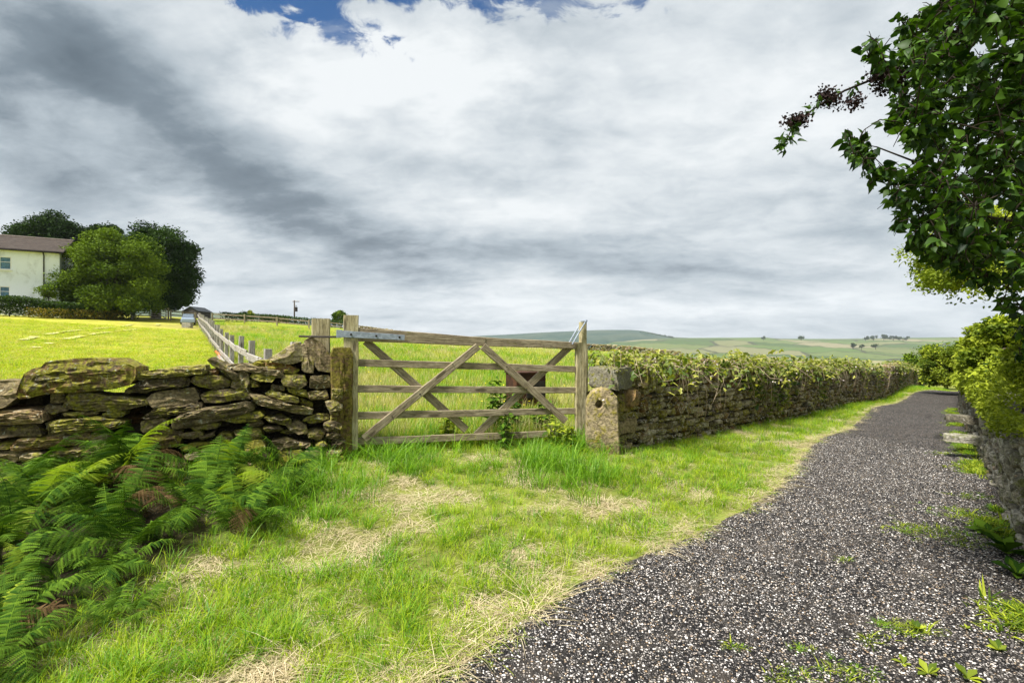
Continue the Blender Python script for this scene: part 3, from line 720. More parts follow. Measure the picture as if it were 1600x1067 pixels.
def gate():
    root = empty('field_gate', (-.45, 6.12, g1(-.45, 6.12)), 0, 'weathered five bar wooden field gate with crossed braces, closed across the gap', 'gate')
    wd = .072
    bar('hanging_stile', GP(547.5, 702, .0), GP(548.5, 493, .0), .155, .085, M_woodp, root, .155, seg=9)
    bar('top_rail', GP(556, 522.5), GP(757, 534), .150, .07, M_wood, root, .105, seg=8)
    bar('top_rail', GP(757, 534), GP(899, 539.5), .105, .068, M_wood, root, .085, seg=6)
    for a, b in [((556, 566.5), (899, 576.5)), ((556, 607.5), (899, 609.5)), ((556, 649), (899, 642)), ((556, 690), (899, 676))]:
        bar('rail', GP(*a, 0), GP(*b, 0), .082, .026, M_wood, root, .078, seg=8)
    bar('brace', GP(568, 685, .030), GP(746, 541, .030), .088, .028, M_wood, root, seg=8)
    bar('brace', GP(753, 541, .030), GP(882, 657, .030), .088, .028, M_wood, root, seg=8)
    bar('brace', GP(572, 533, -.032), GP(730, 672, -.032), .088, .028, M_wood, root, seg=8)
    bar('brace', GP(893, 541, -.032), GP(745, 680, -.032), .088, .028, M_wood, root, seg=8)
    bar('shutting_stile', GP(903, 688, .0), GP(903.5, 535, .0), .075, .06, M_woodp, root, seg=8)
    # hinge
    h = bar('hinge_strap', GP(529, 521.5, .052), GP(631, 527.5, .052), .072, .008, M_steel, root, .060, seg=4, jit=.0005, pc=.002)
    for a in ((548, 522.6), (587, 525), (623, 527)):
        mb = MB(); q = GP(*a, .056) - root.location
        mb.tube([q, q - WN * .008], [.013, .010], 8); b = mb.build('bolt', M_dark, root, True, 30)
    mb = MB(); q = GP(530, 521.5, .03) - root.location
    mb.box(q, (.06, .05, .085), Matrix.Rotation(math.atan2(WD.y, WD.x), 3, 'Z')); mb.build('hinge_socket', M_steel, root)
    # latch loop over the post
    top = GP(911, 502, .0) - root.location; mb = MB()
    for off in (-.055, .055):
        a = GP(911.5, 503.5, off) - root.location; b = GP(891, 538, off) - root.location
        mb.tube([a, a * .5 + b * .5 + Vector((0, 0, .004)), b], .010, 8)
    a0 = GP(911.5, 503, -.06) - root.location; a1 = GP(911.5, 503, .06) - root.location
    mb.tube([a0, a0 + Vector((.01, 0, .012)), a1 + Vector((.01, 0, .012)), a1], .016, 8)
    mb.build('latch_loop', M_steel, root, True, 40)
    for (a, b) in [(556, 566.5), (556, 607), (620, 568.5), (700, 607.5), (841, 575), (744, 605)]:
        pass
    nb = MB()
    for (a, b) in [(655, 615), (612, 650), (706, 569), (790, 573), (820, 608), (858, 640)]:
        q = GP(a, b, .046) - root.location; nb.tube([q, q - WN * .004], [.009, .007], 6)
    nb.build('bolt_heads', M_dark, root, kind='stuff')
gate()
def post_thing(px, py_top, py_bot, off, w, d, mat, label, lean=0, taper=1.0):
    b = GP(px, py_bot, off); t = GP(px + lean, py_top, off)
    x = (b.x, b.y, g1(b.x, b.y) - .05); root_loc = Vector(x)
    o = bar('wooden_post', Vector((b.x, b.y, x[2])), t, w, d, mat, None, w * taper, seg=7, jit=.004, pc=.012)
    tag(o, label, 'post')
    return o
post_thing(502, 496, 690, -.35, .20, .15, M_woodp, 'square pale wooden hanging post behind the leaning stones of the wall')
pin = MB(); a = GP(466, 525, -.35); b = GP(531, 526.5, .02)
pin.tube([a, GP(500, 526, -.22), GP(517, 526.4, -.06), b], .012, 7)
tag(pin.build('hinge_pin', M_dark, None, True, 40), 'long thin iron hinge pin through the square pale post', 'hinge pin')
post_thing(910.5, 503.5, 690, -.012, .085, .085, M_woodp, 'narrow latching post with the steel loop over its top', 1, .95)
post_thing(922, 543, 690, -.22, .14, .12, M_woodp, 'short grey wooden post between the latching post and the stone end', -1)

# ------------------------------------------------------------------ stones at the shutting side
def block_stone(name, loc, dims, rz, mat, parent, rs, rough=.012, sub=3, top_round=0., tilt=(0, 0)):
    """irregular rounded box with a few hundred triangles"""
    n = sub + 1; V = []; idx = {}
    F = []
    def vid(i, j, k):
        if (i, j, k) in idx: return idx[(i, j, k)]
        p = np.array((i / sub * 2 - 1, j / sub * 2 - 1, k / sub * 2 - 1), float)
        m = np.abs(p); q = p * (1 - .10 * (np.sum(np.clip(m - .6, 0, 1)) - max(m.max() - .6, 0)))
        if top_round and p[2] > 0: q[0] *= 1; q[2] = 1 - (1 - q[2]) - top_round * abs(q[0]) ** 2.2 * (p[2])
        v = q * np.array(dims) / 2 + rs.randn(3) * rough * (.5 if 0 < i < sub and 0 < k < sub else 1)
        idx[(i, j, k)] = len(V); V.append(v); return idx[(i, j, k)]
    for a in range(sub):
        for b in range(sub):
            F += [(vid(a, 0, b), vid(a + 1, 0, b), vid(a + 1, 0, b + 1), vid(a, 0, b + 1)), (vid(a + 1, sub, b), vid(a, sub, b), vid(a, sub, b + 1), vid(a + 1, sub, b + 1)),
                  (vid(0, a + 1, b), vid(0, a, b), vid(0, a, b + 1), vid(0, a + 1, b + 1)), (vid(sub, a, b), vid(sub, a + 1, b), vid(sub, a + 1, b + 1), vid(sub, a, b + 1)),
                  (vid(a, b, sub), vid(a + 1, b, sub), vid(a + 1, b + 1, sub), vid(a, b + 1, sub)), (vid(a, b + 1, 0), vid(a + 1, b + 1, 0), vid(a + 1, b, 0), vid(a, b, 0))]
    V = np.array(V)
    V[:, 2] += dims[2] / 2
    me = mesh_np(name, V, F, mat, True, None, 40)
    o = link(name, me, parent); o.location = Vector(loc) - (parent.location if parent is not None else Vector())
    o.rotation_euler = (tilt[0], tilt[1], rz)
    return o
def stoop():
    rs = np.random.RandomState(9)
    # rounded-top stoop with an eye hole, front face cut by hand
    w, h, d = .385, .78, .26
    base = at(942, 700, 6.18); zb = g1(base.x, base.y) - .1
    nA = 24
    out = []
    H = (CZ - (607 - 533.5) / FPX * 6.2) - zb
    for i in range(nA + 1):   # outline over the top
        a = math.pi * i / nA; x = -math.cos(a) * w / 2; z = H - .19 + math.sin(a) * .19
        out.append((x, z))
    out = [(-w / 2 * 1.04, 0), (-w / 2 * 1.03, H * .3), (-w / 2, H * .6)] + out + [(w / 2, H * .6), (w / 2 * 1.03, H * .3), (w / 2 * 1.05, 0)]
    out = np.array(out) + rs.randn(len(out), 2) * .004
    hc = np.array((-.045, CZ - (632 - 533.5) / FPX * 6.2 - zb)); hr = .046
    n = len(out); V = []; F = []
    # ring around hole, matched to the outline by angle order
    ang = np.unwrap([math.atan2(p[1] - hc[1], p[0] - hc[0]) for p in out])
    hole = np.array([(hc[0] + math.cos(a) * hr * .9, hc[1] + math.sin(a) * hr * 1.05) for a in ang])
    mid = hole * .55 + out * .45
    edge = hc + (out - hc) * .93
    rings = [(out, d), (out * 1.0, .03), (edge, .004), (mid, -.006), (hole * 1.0 + (hole - hc) * .18, .0), (hole, .02), (hole + (hc - hole) * .25, .13)]
    for r, y in rings:
        for p in r: V.append((p[0], y + rs.randn() * .003, p[1] + rs.randn() * .001))
    for k in range(len(rings) - 1):
        for q in range(n - 1):
            F.append((k * n + q, k * n + q + 1, (k + 1) * n + q + 1, (k + 1) * n + q))
        F.append((k * n + n - 1, k * n, (k + 1) * n, (k + 1) * n + n - 1))
    F.append(tuple((len(rings) - 1) * n + q for q in range(n))); F.append(tuple(range(n - 1, -1, -1)))
    o = link('stone_gatepost', mesh_np('stone_gatepost', V, F, M_stoop, True, None, 45), None, (base.x, base.y, zb)); o.rotation_euler = (0, 0, -.10)
    tag(o, 'short round topped stone stoop with a hole, at the latch end of the gate', 'gatepost')
stoop()

# ------------------------------------------------------------------ coursed walls along polylines
def poly_frame(pts, s):
    d = 0
    for (a, b) in zip(pts[:-1], pts[1:]):
        L = math.hypot(b[0] - a[0], b[1] - a[1])
        if s <= d + L or b == pts[-1]:
            t = (s - d) / L; return a[0] + (b[0] - a[0]) * t, a[1] + (b[1] - a[1]) * t, math.atan2(b[1] - a[1], b[0] - a[0])
        d += L
def poly_len(pts): return sum(math.hypot(b[0] - a[0], b[1] - a[1]) for a, b in zip(pts[:-1], pts[1:]))
def stone_library(n, rs, rounded=False):
    lib = []
    for i in range(n):
        if rounded:
            k = rs.randint(5, 8); a = np.sort(rs.rand(k) * .6 + np.arange(k)) / k * 2 * math.pi
            P = [(math.cos(q) * .5 * rs.uniform(.85, 1.1), math.sin(q) * .5 * rs.uniform(.85, 1.1)) for q in a]
        else:
            j = lambda: rs.uniform(-.13, .13)
            P = [(-.5 + j() * .5, -.45 + j()), (.0, -.48 + j() * .5), (.5 + j() * .5, -.45 + j()), (.5 + j() * .5, .4 + j()), (.1 + j(), .48 + j()), (-.5 + j() * .5, .42 + j())]
        V, F, c = unit_stone(P, rs)
        lib.append((V, F))
    return lib
def unit_stone(P, rs, n=8):
    P = np.array(P); Q = []
    for i in range(len(P)):
        a, b = P[i], P[(i + 1) % len(P)]; Q += [a * .8 + b * .2, a * .2 + b * .8]
    Q = np.array(Q); seg = np.hypot(*(np.roll(Q, -1, 0) - Q).T); cum = np.r_[0, np.cumsum(seg)]
    t = (np.arange(n) + rs.rand() * .5) / n * cum[-1]
    ring = np.stack([np.interp(t, cum, np.r_[Q[:, 0], Q[0, 0]]), np.interp(t, cum, np.r_[Q[:, 1], Q[0, 1]])], 1)
    V = []
    for sc_, y in ((1, 1.0), (1.0, .12), (.72, -.02)):
        V.append(np.stack([ring[:, 0] * (sc_ if sc_ == 1 else .86), np.full(n, y) + rs.randn(n) * .05, ring[:, 1] * sc_], 1) + rs.randn(n, 3) * .02)
    V = np.concatenate(V + [np.array([[0, -.08 + rs.randn() * .04, 0]])])
    F = []
    for k in range(2):
        for q in range(n): F.append((k * n + q, k * n + (q + 1) % n, (k + 1) * n + (q + 1) % n, (k + 1) * n + q))
    for q in range(n): F.append((2 * n + q, 2 * n + (q + 1) % n, 3 * n))
    return V, F, None

def coursed_wall(name, label, pts, side, Hfun, rs, mat, capmat, course=(.045, .085), length=(.09, .26), rounded=False, nparts=300, cope='upright', cope_n=120, thick=.42, s0=0.0, grow=1.0, extra_faces=True):
    """side=+1: the seen face looks to the right of the direction of travel; stones are placed with y axis into the wall"""
    L = poly_len(pts); lib = stone_library(14, rs, rounded)
    lib_me = [mesh_np('stone', V, F, mat, True, None, 42) for V, F in lib]
    x, y, a = poly_frame(pts, L * .1)
    root = empty(name, (pts[0][0], pts[0][1], g1(*pts[0])), 0, label, 'wall')
    items = []; s = s0
    # courses
    row_z = 0.0; r = 0
    Hmax = max(Hfun(0), Hfun(5))
    while row_z < Hmax:
        ch = rs.uniform(*course); s = s0 + rs.uniform(-.1, 0)
        while s < L:
            px, py, an = poly_frame(pts, min(s, L - .01)); dist = math.hypot(px, py)
            f = 1 + grow * max(0, dist - 12) / 30
            ln = rs.uniform(*length) * f
            if rs.rand() < .12: ln *= 1.6
            tall = 1.75 if rs.rand() < .10 else 1
            items.append((s + ln / 2, row_z + ch / 2 + rs.uniform(-.016, .016) + (tall - 1) * ch * .4, ln, ch * rs.uniform(.72, 1.2) * tall))
            s += ln * .99
        row_z += ch; r += 1
    gx = []; gy = []; fr = []
    for it in items:
        q = poly_frame(pts, min(max(it[0], 0), L - .01)); fr.append(q); gx.append(q[0]); gy.append(q[1])
    gzz = gz(np.array(gx), np.array(gy))
    full = []
    for it, (px, py, an), zg in zip(items, fr, gzz):
        s, z, ln, ch = it
        if z > Hfun(s): continue
        full.append((math.hypot(px, py), s, z, ln, ch, px, py, an, zg))
    full.sort(key=lambda q: q[0])
    mb_v = []; mb_f = []; mb_t = []; off = 0
    for i, (dist, s, z, ln, ch, px, py, an, zg) in enumerate(full):
        out = rs.uniform(-.03, .035)
        # local frame: x along wall, y into wall
        ax = an if side > 0 else an + math.pi
        ca, sa = math.cos(ax), math.sin(ax); nx, ny = -sa, ca     # into the wall
        bx, by, bz = px - nx * out, py - ny * out, zg + z - .05
        tilt = rs.uniform(-.12, .12)
        V, F = lib[i % 14]
        if i < nparts:
            o = link('stone', lib_me[i % 14], root)
            o.location = Vector((bx, by, bz)) - root.location; o.rotation_euler = (0, tilt, ax); o.scale = (ln * 1.02, .18, ch * 1.05)
        else:
            W = V * np.array((ln * 1.02, .18, ch * 1.05)); x_, z_ = W[:, 0], W[:, 2]
            W = np.stack([x_ * math.cos(tilt) + z_ * math.sin(tilt), W[:, 1], -x_ * math.sin(tilt) + z_ * math.cos(tilt)], 1)
            W = np.stack([bx + W[:, 0] * ca - W[:, 1] * sa, by + W[:, 0] * sa + W[:, 1] * ca, bz + W[:, 2]], 1) - np.array(root.location)
            mb_v.append(W); mb_f += [tuple(q + off for q in f) for f in F]; mb_t.append(np.full(len(W), rs.rand())); off += len(W)
    if mb_v: link('stones_beyond', mesh_np('stones_beyond', np.concatenate(mb_v), mb_f, mat, True, np.concatenate(mb_t), 42), root, None, 'stuff')
    # core body and back face, coloured near black for shade between the stones
    cv = []; cf = []; n = max(8, int(L / .8))
    for i in range(n + 1):
        s = s0 + .12 + (L - s0 - .14) * i / n; px, py, an = poly_frame(pts, s); ax = an if side > 0 else an + math.pi; nx, ny = -math.sin(ax), math.cos(ax)
        zg = g1(px, py); h = Hfun(s) - .02
        for (dd, zz) in ((.07, -.15), (.07, h), (thick, h), (thick, -.15)):
            cv.append((px + nx * dd - root.location.x, py + ny * dd - root.location.y, zg + zz - root.location.z))
    for i in range(n):
        for k in range(4): cf.append((i * 4 + k, i * 4 + (k + 1) % 4, i * 4 + 4 + (k + 1) % 4, i * 4 + 4 + k))
    cf += [(3, 2, 1, 0), tuple(n * 4 + k for k in range(4))]
    link('rubble_core', mesh_np('rubble_core', cv, cf, M_core_shade, False), root, None, 'stuff')
    # coping
    if cope:
        cl = []
        for i in range(8):
            V, F, c = stone_from_outline([(-.5 + rs.uniform(-.1, .1), -.5), (.5, -.5), (.5 + rs.uniform(-.12, .1), .35 + rs.uniform(-.1, .15)), (.15, .5 + rs.uniform(-.05, .12)), (-.45, .42 + rs.uniform(-.15, .1))], 1.0, rs, .1, 9, .05, .035)
            cl.append((V, F, mesh_np('coping_stone', V, F, capmat, True, None, 42)))
        s = s0 + .15; k = 0; vv = []; ff = []; tt = []; off = 0
        while s < L - .1:
            px, py, an = poly_frame(pts, s); dist = math.hypot(px, py); f = 1 + .6 * max(0, dist - 15) / 30
            tw = rs.uniform(.06, .13) * f; hh = rs.uniform(.22, .34) if cope == 'upright' else rs.uniform(.08, .14)
            if cope != 'upright': tw = rs.uniform(.2, .4)
            ax = an if side > 0 else an + math.pi; nx, ny = -math.sin(ax), math.cos(ax); zg = g1(px, py)
            # slab stands on edge: its broad side faces along the wall; thin side is seen
            V, F, me = cl[k % 8]; dims = (tw, thick * .95, hh); lean = rs.uniform(-.22, .12)
            loc = Vector((px - nx * .03, py - ny * .03, zg + Hfun(s) + hh * .48 - .02))
            if k < cope_n:
                o = link('coping_stone', me, root); o.location = loc - root.location; o.rotation_euler = (0, lean, ax + rs.uniform(-.1, .1)); o.scale = dims
            else:
                W = V * np.array(dims); ca, sa = math.cos(ax), math.sin(ax)
                W = np.stack([W[:, 0] * math.cos(lean) + W[:, 2] * math.sin(lean), W[:, 1], -W[:, 0] * math.sin(lean) + W[:, 2] * math.cos(lean)], 1)
                W = np.stack([loc.x + W[:, 0] * ca - W[:, 1] * sa, loc.y + W[:, 0] * sa + W[:, 1] * ca, loc.z + W[:, 2]], 1) - np.array(root.location)
                vv.append(W); ff += [tuple(q + off for q in f) for f in F]; tt.append(np.full(len(W), rs.rand())); off += len(W)
            s += tw * .97; k += 1
        if vv: link('coping_beyond', mesh_np('coping_beyond', np.concatenate(vv), ff, capmat, True, np.concatenate(tt), 42), root, None, 'stuff')
    return root
rsw = np.random.RandomState(21)
def Hl(s): return (.80 + .18 * min(s, 1.0)) if s < 1 else .98
wr = coursed_wall('dry_stone_wall', 'long dark mossy stone wall topped with brambles, running beside the path', WALL_L, +1, lambda s: .62 if s < .25 else (.86 if s < .9 else .95), rsw, M_stone2, M_stone2, nparts=300, cope_n=170, s0=.0, course=(.045, .115))
# big squared end stones of that wall
E0 = Vector((WALL_L[0][0], WALL_L[0][1], g1(*WALL_L[0]))); EA = math.atan2(WALL_L[1][1] - WALL_L[0][1], WALL_L[1][0] - WALL_L[0][0]); ED = Vector((math.cos(EA), math.sin(EA), 0)); EN = Vector((-ED.y, ED.x, 0))
zz = -.06
for k, (h, ln) in enumerate([(.11, .34), (.13, .22), (.20, .42), (.09, .2), (.12, .30), (.12, .22)]):
    block_stone('end_stone', E0 + ED * (ln / 2 - .05) + EN * .08 + Vector((0, 0, zz)), (ln, .30, h * 1.02), EA + rsw.uniform(-.05, .05), M_stone if k % 2 else M_stoop, wr, rsw, .011, 4)
    block_stone('end_stone', E0 + ED * .03 + EN * .36 + Vector((0, 0, zz)), (.24, .26, h * 1.02), EA + rsw.uniform(-.08, .08), M_stone, wr, rsw, .011, 3)
    zz += h
P = at(954, 606, 6.60); block_stone('end_stone', P, (.42, .46, .27), -.62, M_block, wr, rsw, .010, 5, 0, (0, .02))
P = at(983, 633, 6.66); block_stone('end_stone', P, (.20, .24, .21), -.5, M_stoop, wr, rsw, .014, 4, 0, (0, .05))
P = at(1004, 606, 6.95); block_stone('end_stone', P, (.20, .22, .27), -.3, M_stone, wr, rsw, .015, 4, 0, (.05, -.1))
rs3 = np.random.RandomState(33)
w3 = coursed_wall('dry_stone_wall', 'pale grey rubble wall under the hedge on the far side of the path', WALL_R, -1, lambda s: 1.0, rs3, M_stone3, M_stone3, course=(.06, .14), length=(.08, .24), rounded=False, nparts=290, cope=None, grow=1.5)
# step stones sticking out of that wall (a stile)
for (px, py, Y, dm) in [(1506, 660, 7.25, (.40, .24, .10)), (1504, 690, 6.95, (.40, .26, .09))]:
    P = at(px, py, Y); block_stone('step_stone', P, dm, rad(-42), M_stone3, w3, rs3, .006, 3)

# ------------------------------------------------------------------ fences on the left
def fence(name, label, A, B, spacing, mat, ph=1.2, rails=(1.02, .5), rw=.12, pw=.10, group=None, over=1.0):
    A = np.array(A, float); B = np.array(B, float); L = np.hypot(*(B - A)); n = int(round(L / spacing)); d = (B - A) / L
    root = empty(name, (A[0], A[1], g1(*A)), 0, label, 'fence'); nrm = Vector((-d[1], d[0], 0))
    P = []
    for i in range(n + 1):
        q = A + d * L * i / n; z = g1(*q); P.append((q[0], q[1], z))
        h = ph + R.uniform(-.06, .08)
        bar('post', (q[0], q[1], z - .1), (q[0] + R.uniform(-.03, .03), q[1] + R.uniform(-.03, .03), z + h), pw, pw * .9, mat, root, face=nrm, seg=2, jit=.006, pc=.01)
    for rh in rails:
        for i in range(n):
            a = Vector(P[i]) + Vector((0, 0, rh + R.uniform(-.03, .03))) + nrm * (pw * .5 + .018); b = Vector(P[i + 1]) + Vector((0, 0, rh + R.uniform(-.03, .03))) + nrm * (pw * .5 + .018)
            bar('rail', a, b, rw, .035, mat, root, face=nrm, seg=2, jit=.005, pc=.006)
    return root
fence('wooden_fence', 'long grey post and rail fence climbing the field to the trees', FEN0, FEN1, 2.35, M_woodg, 1.25, (.98, .48), .13, .12)
fence('wooden_fence', 'brown post and rail fence crossing the top of the field by the low shed', (-32.5, 55.5), (-22.2, 56), 3.4, M_wood, 1.0, (.85, .42), .12, .14)
fence('wooden_fence', 'weathered rail fence at the field edge beside the round tree', (-22.0, 61), (-14.5, 62), 2.6, M_wood, .9, (.78, .4), .1, .12)
# fallen pale board with orange twine at the fence foot
bq = bar('fallen_board', at(341, 556, 16.0), at(355, 574, 12.6), .12, .04, M_woodg, None, seg=2); tag(bq, 'pale board lying along the foot of the long grey fence', 'board')
mb = MB(); a = at(337, 549, 17.8); b = at(346, 562, 14.8)
mb.tube([a, (a + b) / 2 + Vector((0, 0, .05)), b], .035, 6); tag(mb.build('twine', simple('orange_twine', (.75, .16, .04), .7), None, True), 'orange twine bundle lying at the foot of the grey fence', 'twine')

# ------------------------------------------------------------------ leaves and crowns
def leaf_cloud(centers, size, rs, up=.35, templ='diamond', axis=None, jitter=.3, tintv=None, aspect=.62):
    c = np.asarray(centers, float); n = len(c)
    nrm = rs.randn(n, 3); nrm[:, 2] = np.abs(nrm[:, 2]) + up; nrm /= np.linalg.norm(nrm, axis=1)[:, None]
    d = rs.randn(n, 3) if axis is None else axis + rs.randn(n, 3) * jitter
    d -= nrm * (d * nrm).sum(1)[:, None]; d /= np.linalg.norm(d, axis=1)[:, None] + 1e-9
    s = np.cross(nrm, d); sz = (np.asarray(size) * rs.uniform(.7, 1.25, n))[:, None]
    if templ == 'diamond':
        T = [(0, 0, 0), (.5 * aspect, .45, .08), (0, 1, -.1), (-.5 * aspect, .45, .08)]; F = [(0, 1, 2), (0, 2, 3)]
    elif templ == 'leaf':
        a = aspect
        T = [(0, 0, 0), (.36 * a, .18, .06), (.5 * a, .45, .07), (.28 * a, .78, .02), (0, 1.0, -.12), (-.28 * a, .78, .02), (-.5 * a, .45, .07), (-.36 * a, .18, .06), (0, .45, -.03)]
        F = [(0, 1, 8), (1, 2, 8), (2, 3, 8), (3, 4, 8), (4, 5, 8), (5, 6, 8), (6, 7, 8), (7, 0, 8)]
    elif templ == 'trefoil':
        T = []; F = []
        for k, an in enumerate((0, 1.25, -1.25)):
            ca, sa = math.cos(an), math.sin(an); o = (0, .25); b = len(T)
            for (x, y, z) in [(0, 0, 0), (.26, .36, .05), (0, .75, -.08), (-.26, .36, .05)]:
                T.append((o[0] + x * ca + y * sa, o[1] - x * sa + y * ca, z))
            F += [(b, b + 1, b + 2), (b, b + 2, b + 3)]
    T = np.array(T); k = len(T)
    V = c[:, None] + sz[:, None] * (T[None, :, 0, None] * s[:, None] + T[None, :, 1, None] * d[:, None] + T[None, :, 2, None] * nrm[:, None])
    F = (np.array(F)[None] + (np.arange(n) * k)[:, None, None]).reshape(-1, 3)
    t = np.repeat(rs.rand(n) if tintv is None else tintv, k)
    return V.reshape(-1, 3), F, t
def join_np(parts):
    V = []; F = []; T = []; o = 0
    for v, f, t in parts: V.append(v); F.append(f + o); T.append(t); o += len(v)
    return np.concatenate(V), np.concatenate(F), np.concatenate(T)

def limb_pts(a, b, rs, n=6, sag=.06):
    a = np.array(a, float); b = np.array(b, float); L = np.linalg.norm(b - a); pts = []
    for i in range(n + 1):
        t = i / n; p = a * (1 - t) + b * t + rs.randn(3) * L * .025 * math.sin(t * math.pi); p[2] += L * sag * math.sin(t * math.pi); pts.append(Vector(p))
    return pts
def tree(name, x, y, z0, crown_c, crown_r, n_blob, n_leaf, leaf, mat, label, seed, trunk_r=.3, group=None, cat='tree', skirt=False, up=.35, zref=None, templ='diamond', blob_r=.36):
    rs = np.random.RandomState(seed)
    root = empty(name, (x, y, z0), 0, label, cat, group)
    cc = np.array(crown_c, float) - np.array((x, y, z0)); cr = np.array(crown_r, float)
    mb = MB(); top = Vector(cc) + Vector((0, 0, cr[2] * .3))
    fork = Vector((0, 0, max(.4, (cc[2] - cr[2] * .55))))
    mb.tube([Vector((0, 0, -.3)), Vector((0, 0, .1)), fork * .5, fork], [trunk_r * 1.4, trunk_r * 1.1, trunk_r * .9, trunk_r * .8], 8)
    blobs = []
    for i in range(n_blob):
        v = rs.randn(3); v /= np.linalg.norm(v)
        if v[2] < -.55 and not skirt: v[2] = -.4
        if skirt and rs.rand() < .35: v[2] = -abs(v[2])
        if skirt and v[2] < 0: hv = math.hypot(v[0], v[1]) + 1e-6; kk = rs.uniform(.75, 1.02) / hv; v[0] *= kk; v[1] *= kk; v[2] *= 1.1
        p = cc + v * cr * rs.uniform(.55, .84); blobs.append((p, cr.mean() * blob_r * rs.uniform(.6, 1.1), rs.rand()))
    for (p, r, t) in blobs[:22]:
        mb.tube(limb_pts(fork, p, rs), list(np.linspace(trunk_r * .45, .03, 7)), 5)
    mb.build('trunk', M_bark, root, True)
    P = []; T = []; SZ = []
    per = n_leaf // n_blob
    for (p, r, t) in blobs:
        v = rs.randn(per, 3); v /= np.linalg.norm(v, axis=1)[:, None]; v[:, 2] *= .85
        q = p + v * r * (rs.rand(per) ** .35)[:, None] * np.array((1.1, 1.1, .95)) * (1 + .3 * rs.randn(per)[:, None] * .5)
        P.append(q); T.append(np.clip(t * .7 + rs.rand(per) * .35, 0, .99))
    m = n_leaf // 14
    v = rs.randn(m, 3); v /= np.linalg.norm(v, axis=1)[:, None]
    P.append(cc + v * cr * (rs.rand(m) ** .5)[:, None] * .8); T.append(rs.rand(m) * .5)
    P = np.concatenate(P); T = np.concatenate(T); keep = P[:, 2] > .25
    P = P[keep]; T = T[keep]
    V, F, t = leaf_cloud(P, leaf, rs, up, templ, tintv=T)
    link('crown', mesh_np('crown', V, F, mat, False, t), root, None, 'stuff' if False else None)
    return root
def tree_px(name, px, py_top, py_bot, wpx, Y, n_blob, n_leaf, leaf, mat, label, seed, tr, base_py=None, **k):
    c = at(px, (py_top + py_bot) / 2, Y); r = (wpx / 2 / FPX * Y * .86, wpx / 2 / FPX * Y * .75, (py_bot - py_top) / 2 / FPX * Y * .9)
    off = k.pop('base', (0, 0)); bx_, by_ = c.x + off[0], c.y + off[1]; z0 = g1(bx_, by_)
    return tree(name, bx_, by_, z0, c, r, n_blob, n_leaf, leaf, mat, label, seed, tr, **k)
tree_px('broadleaf_tree', 88, 322, 450, 138, 64, 44, 36000, .30, M_treeD, 'dark tall tree rising behind the white house roof', 41, .45, blob_r=.3)
tree_px('broadleaf_tree', 165, 330, 430, 60, 66, 10, 7000, .34, M_treeD, 'dark treetop showing between the two larger dark trees', 42, .35)
tree_px('broadleaf_tree', 244, 333, 496, 158, 57, 84, 72000, .27, M_treeD, 'dark dense tree on the right of the clump by the field gate', 43, .45, blob_r=.28, skirt=True)
tree_px('broadleaf_tree', 174, 345, 494, 178, 50.5, 96, 84000, .23, M_treeB, 'bright green spreading tree in front of the dark trees beside the white house', 44, .4, blob_r=.26, skirt=True)
tree_px('young_tree', 76, 425, 480, 40, 46.3, 6, 1500, .17, M_treeB, 'thin young tree against the white house wall', 45, .05, blob_r=.4)
tree_px('bush', 379, 481, 505, 17, 70, 6, 2500, .16, M_treeD, 'small dark rounded bush at the top of the field', 46, .08)
tree_px('bush', 393, 483, 506, 20, 71, 7, 3000, .16, M_yel, 'golden green bush beside the low brown shed', 47, .08)
tree_px('broadleaf_tree', 533, 479, 514, 36, 80, 14, 6000, .2, M_treeB, 'lone round tree showing beyond the gate hinge posts', 48, .13)

# hedge in front of the house
def hedge_strip(name, label, pts, h, w, n, leaf, mat, seed, cat='hedge', z_add=0):
    rs = np.random.RandomState(seed); L = poly_len(pts); s = rs.rand(n) * L
    k = np.array([poly_frame(pts, q)[:2] for q in s]); hh = h * (.75 + .5 * vnoise(s, s * 0, .6, seed))
    ox, oy = rs.uniform(-w / 2, w / 2, n), rs.uniform(-w / 2, w / 2, n); z = gz(k[:, 0] + ox, k[:, 1] + oy)
    P = np.stack([k[:, 0] + ox, k[:, 1] + oy, z + (rs.rand(n) ** .6) * hh + z_add], 1)
    V, F, t = leaf_cloud(P, leaf, rs, .3, 'diamond', axis=np.array((0, 0, 1.0)), jitter=.8)
    x0, y0 = pts[0]; o = empty(name, (x0, y0, g1(x0, y0)), 0, label, cat)
    link('foliage', mesh_np('foliage', V - np.array(o.location), F, mat, False, t), o)
    mb = MB()
    for q in np.arange(.3, L, 1.2):
        a = poly_frame(pts, q); zz = g1(a[0], a[1]); mb.tube([Vector((a[0], a[1], zz - .1)) - o.location, Vector((a[0] + .1, a[1], zz + h * .7)) - o.location], [.05, .02], 5)
    mb.build('stems', M_bark, o, kind='stuff')
    return o
hedge_strip('hedge', 'dark clipped hedge along the foot of the white house', [(-54, 36.0), (-43.6, 43.2), (-40.5, 46.2), (-38.4, 51.6)], 1.5, 1.3, 26000, .19, M_hedge, 51)
hedge_strip('hedge', 'low green hedge line behind the top of the grey fence', [(-35, 62), (-29, 68), (-24, 72)], 1.0, 1.2, 5000, .2, M_hedge, 52)
o_ = None
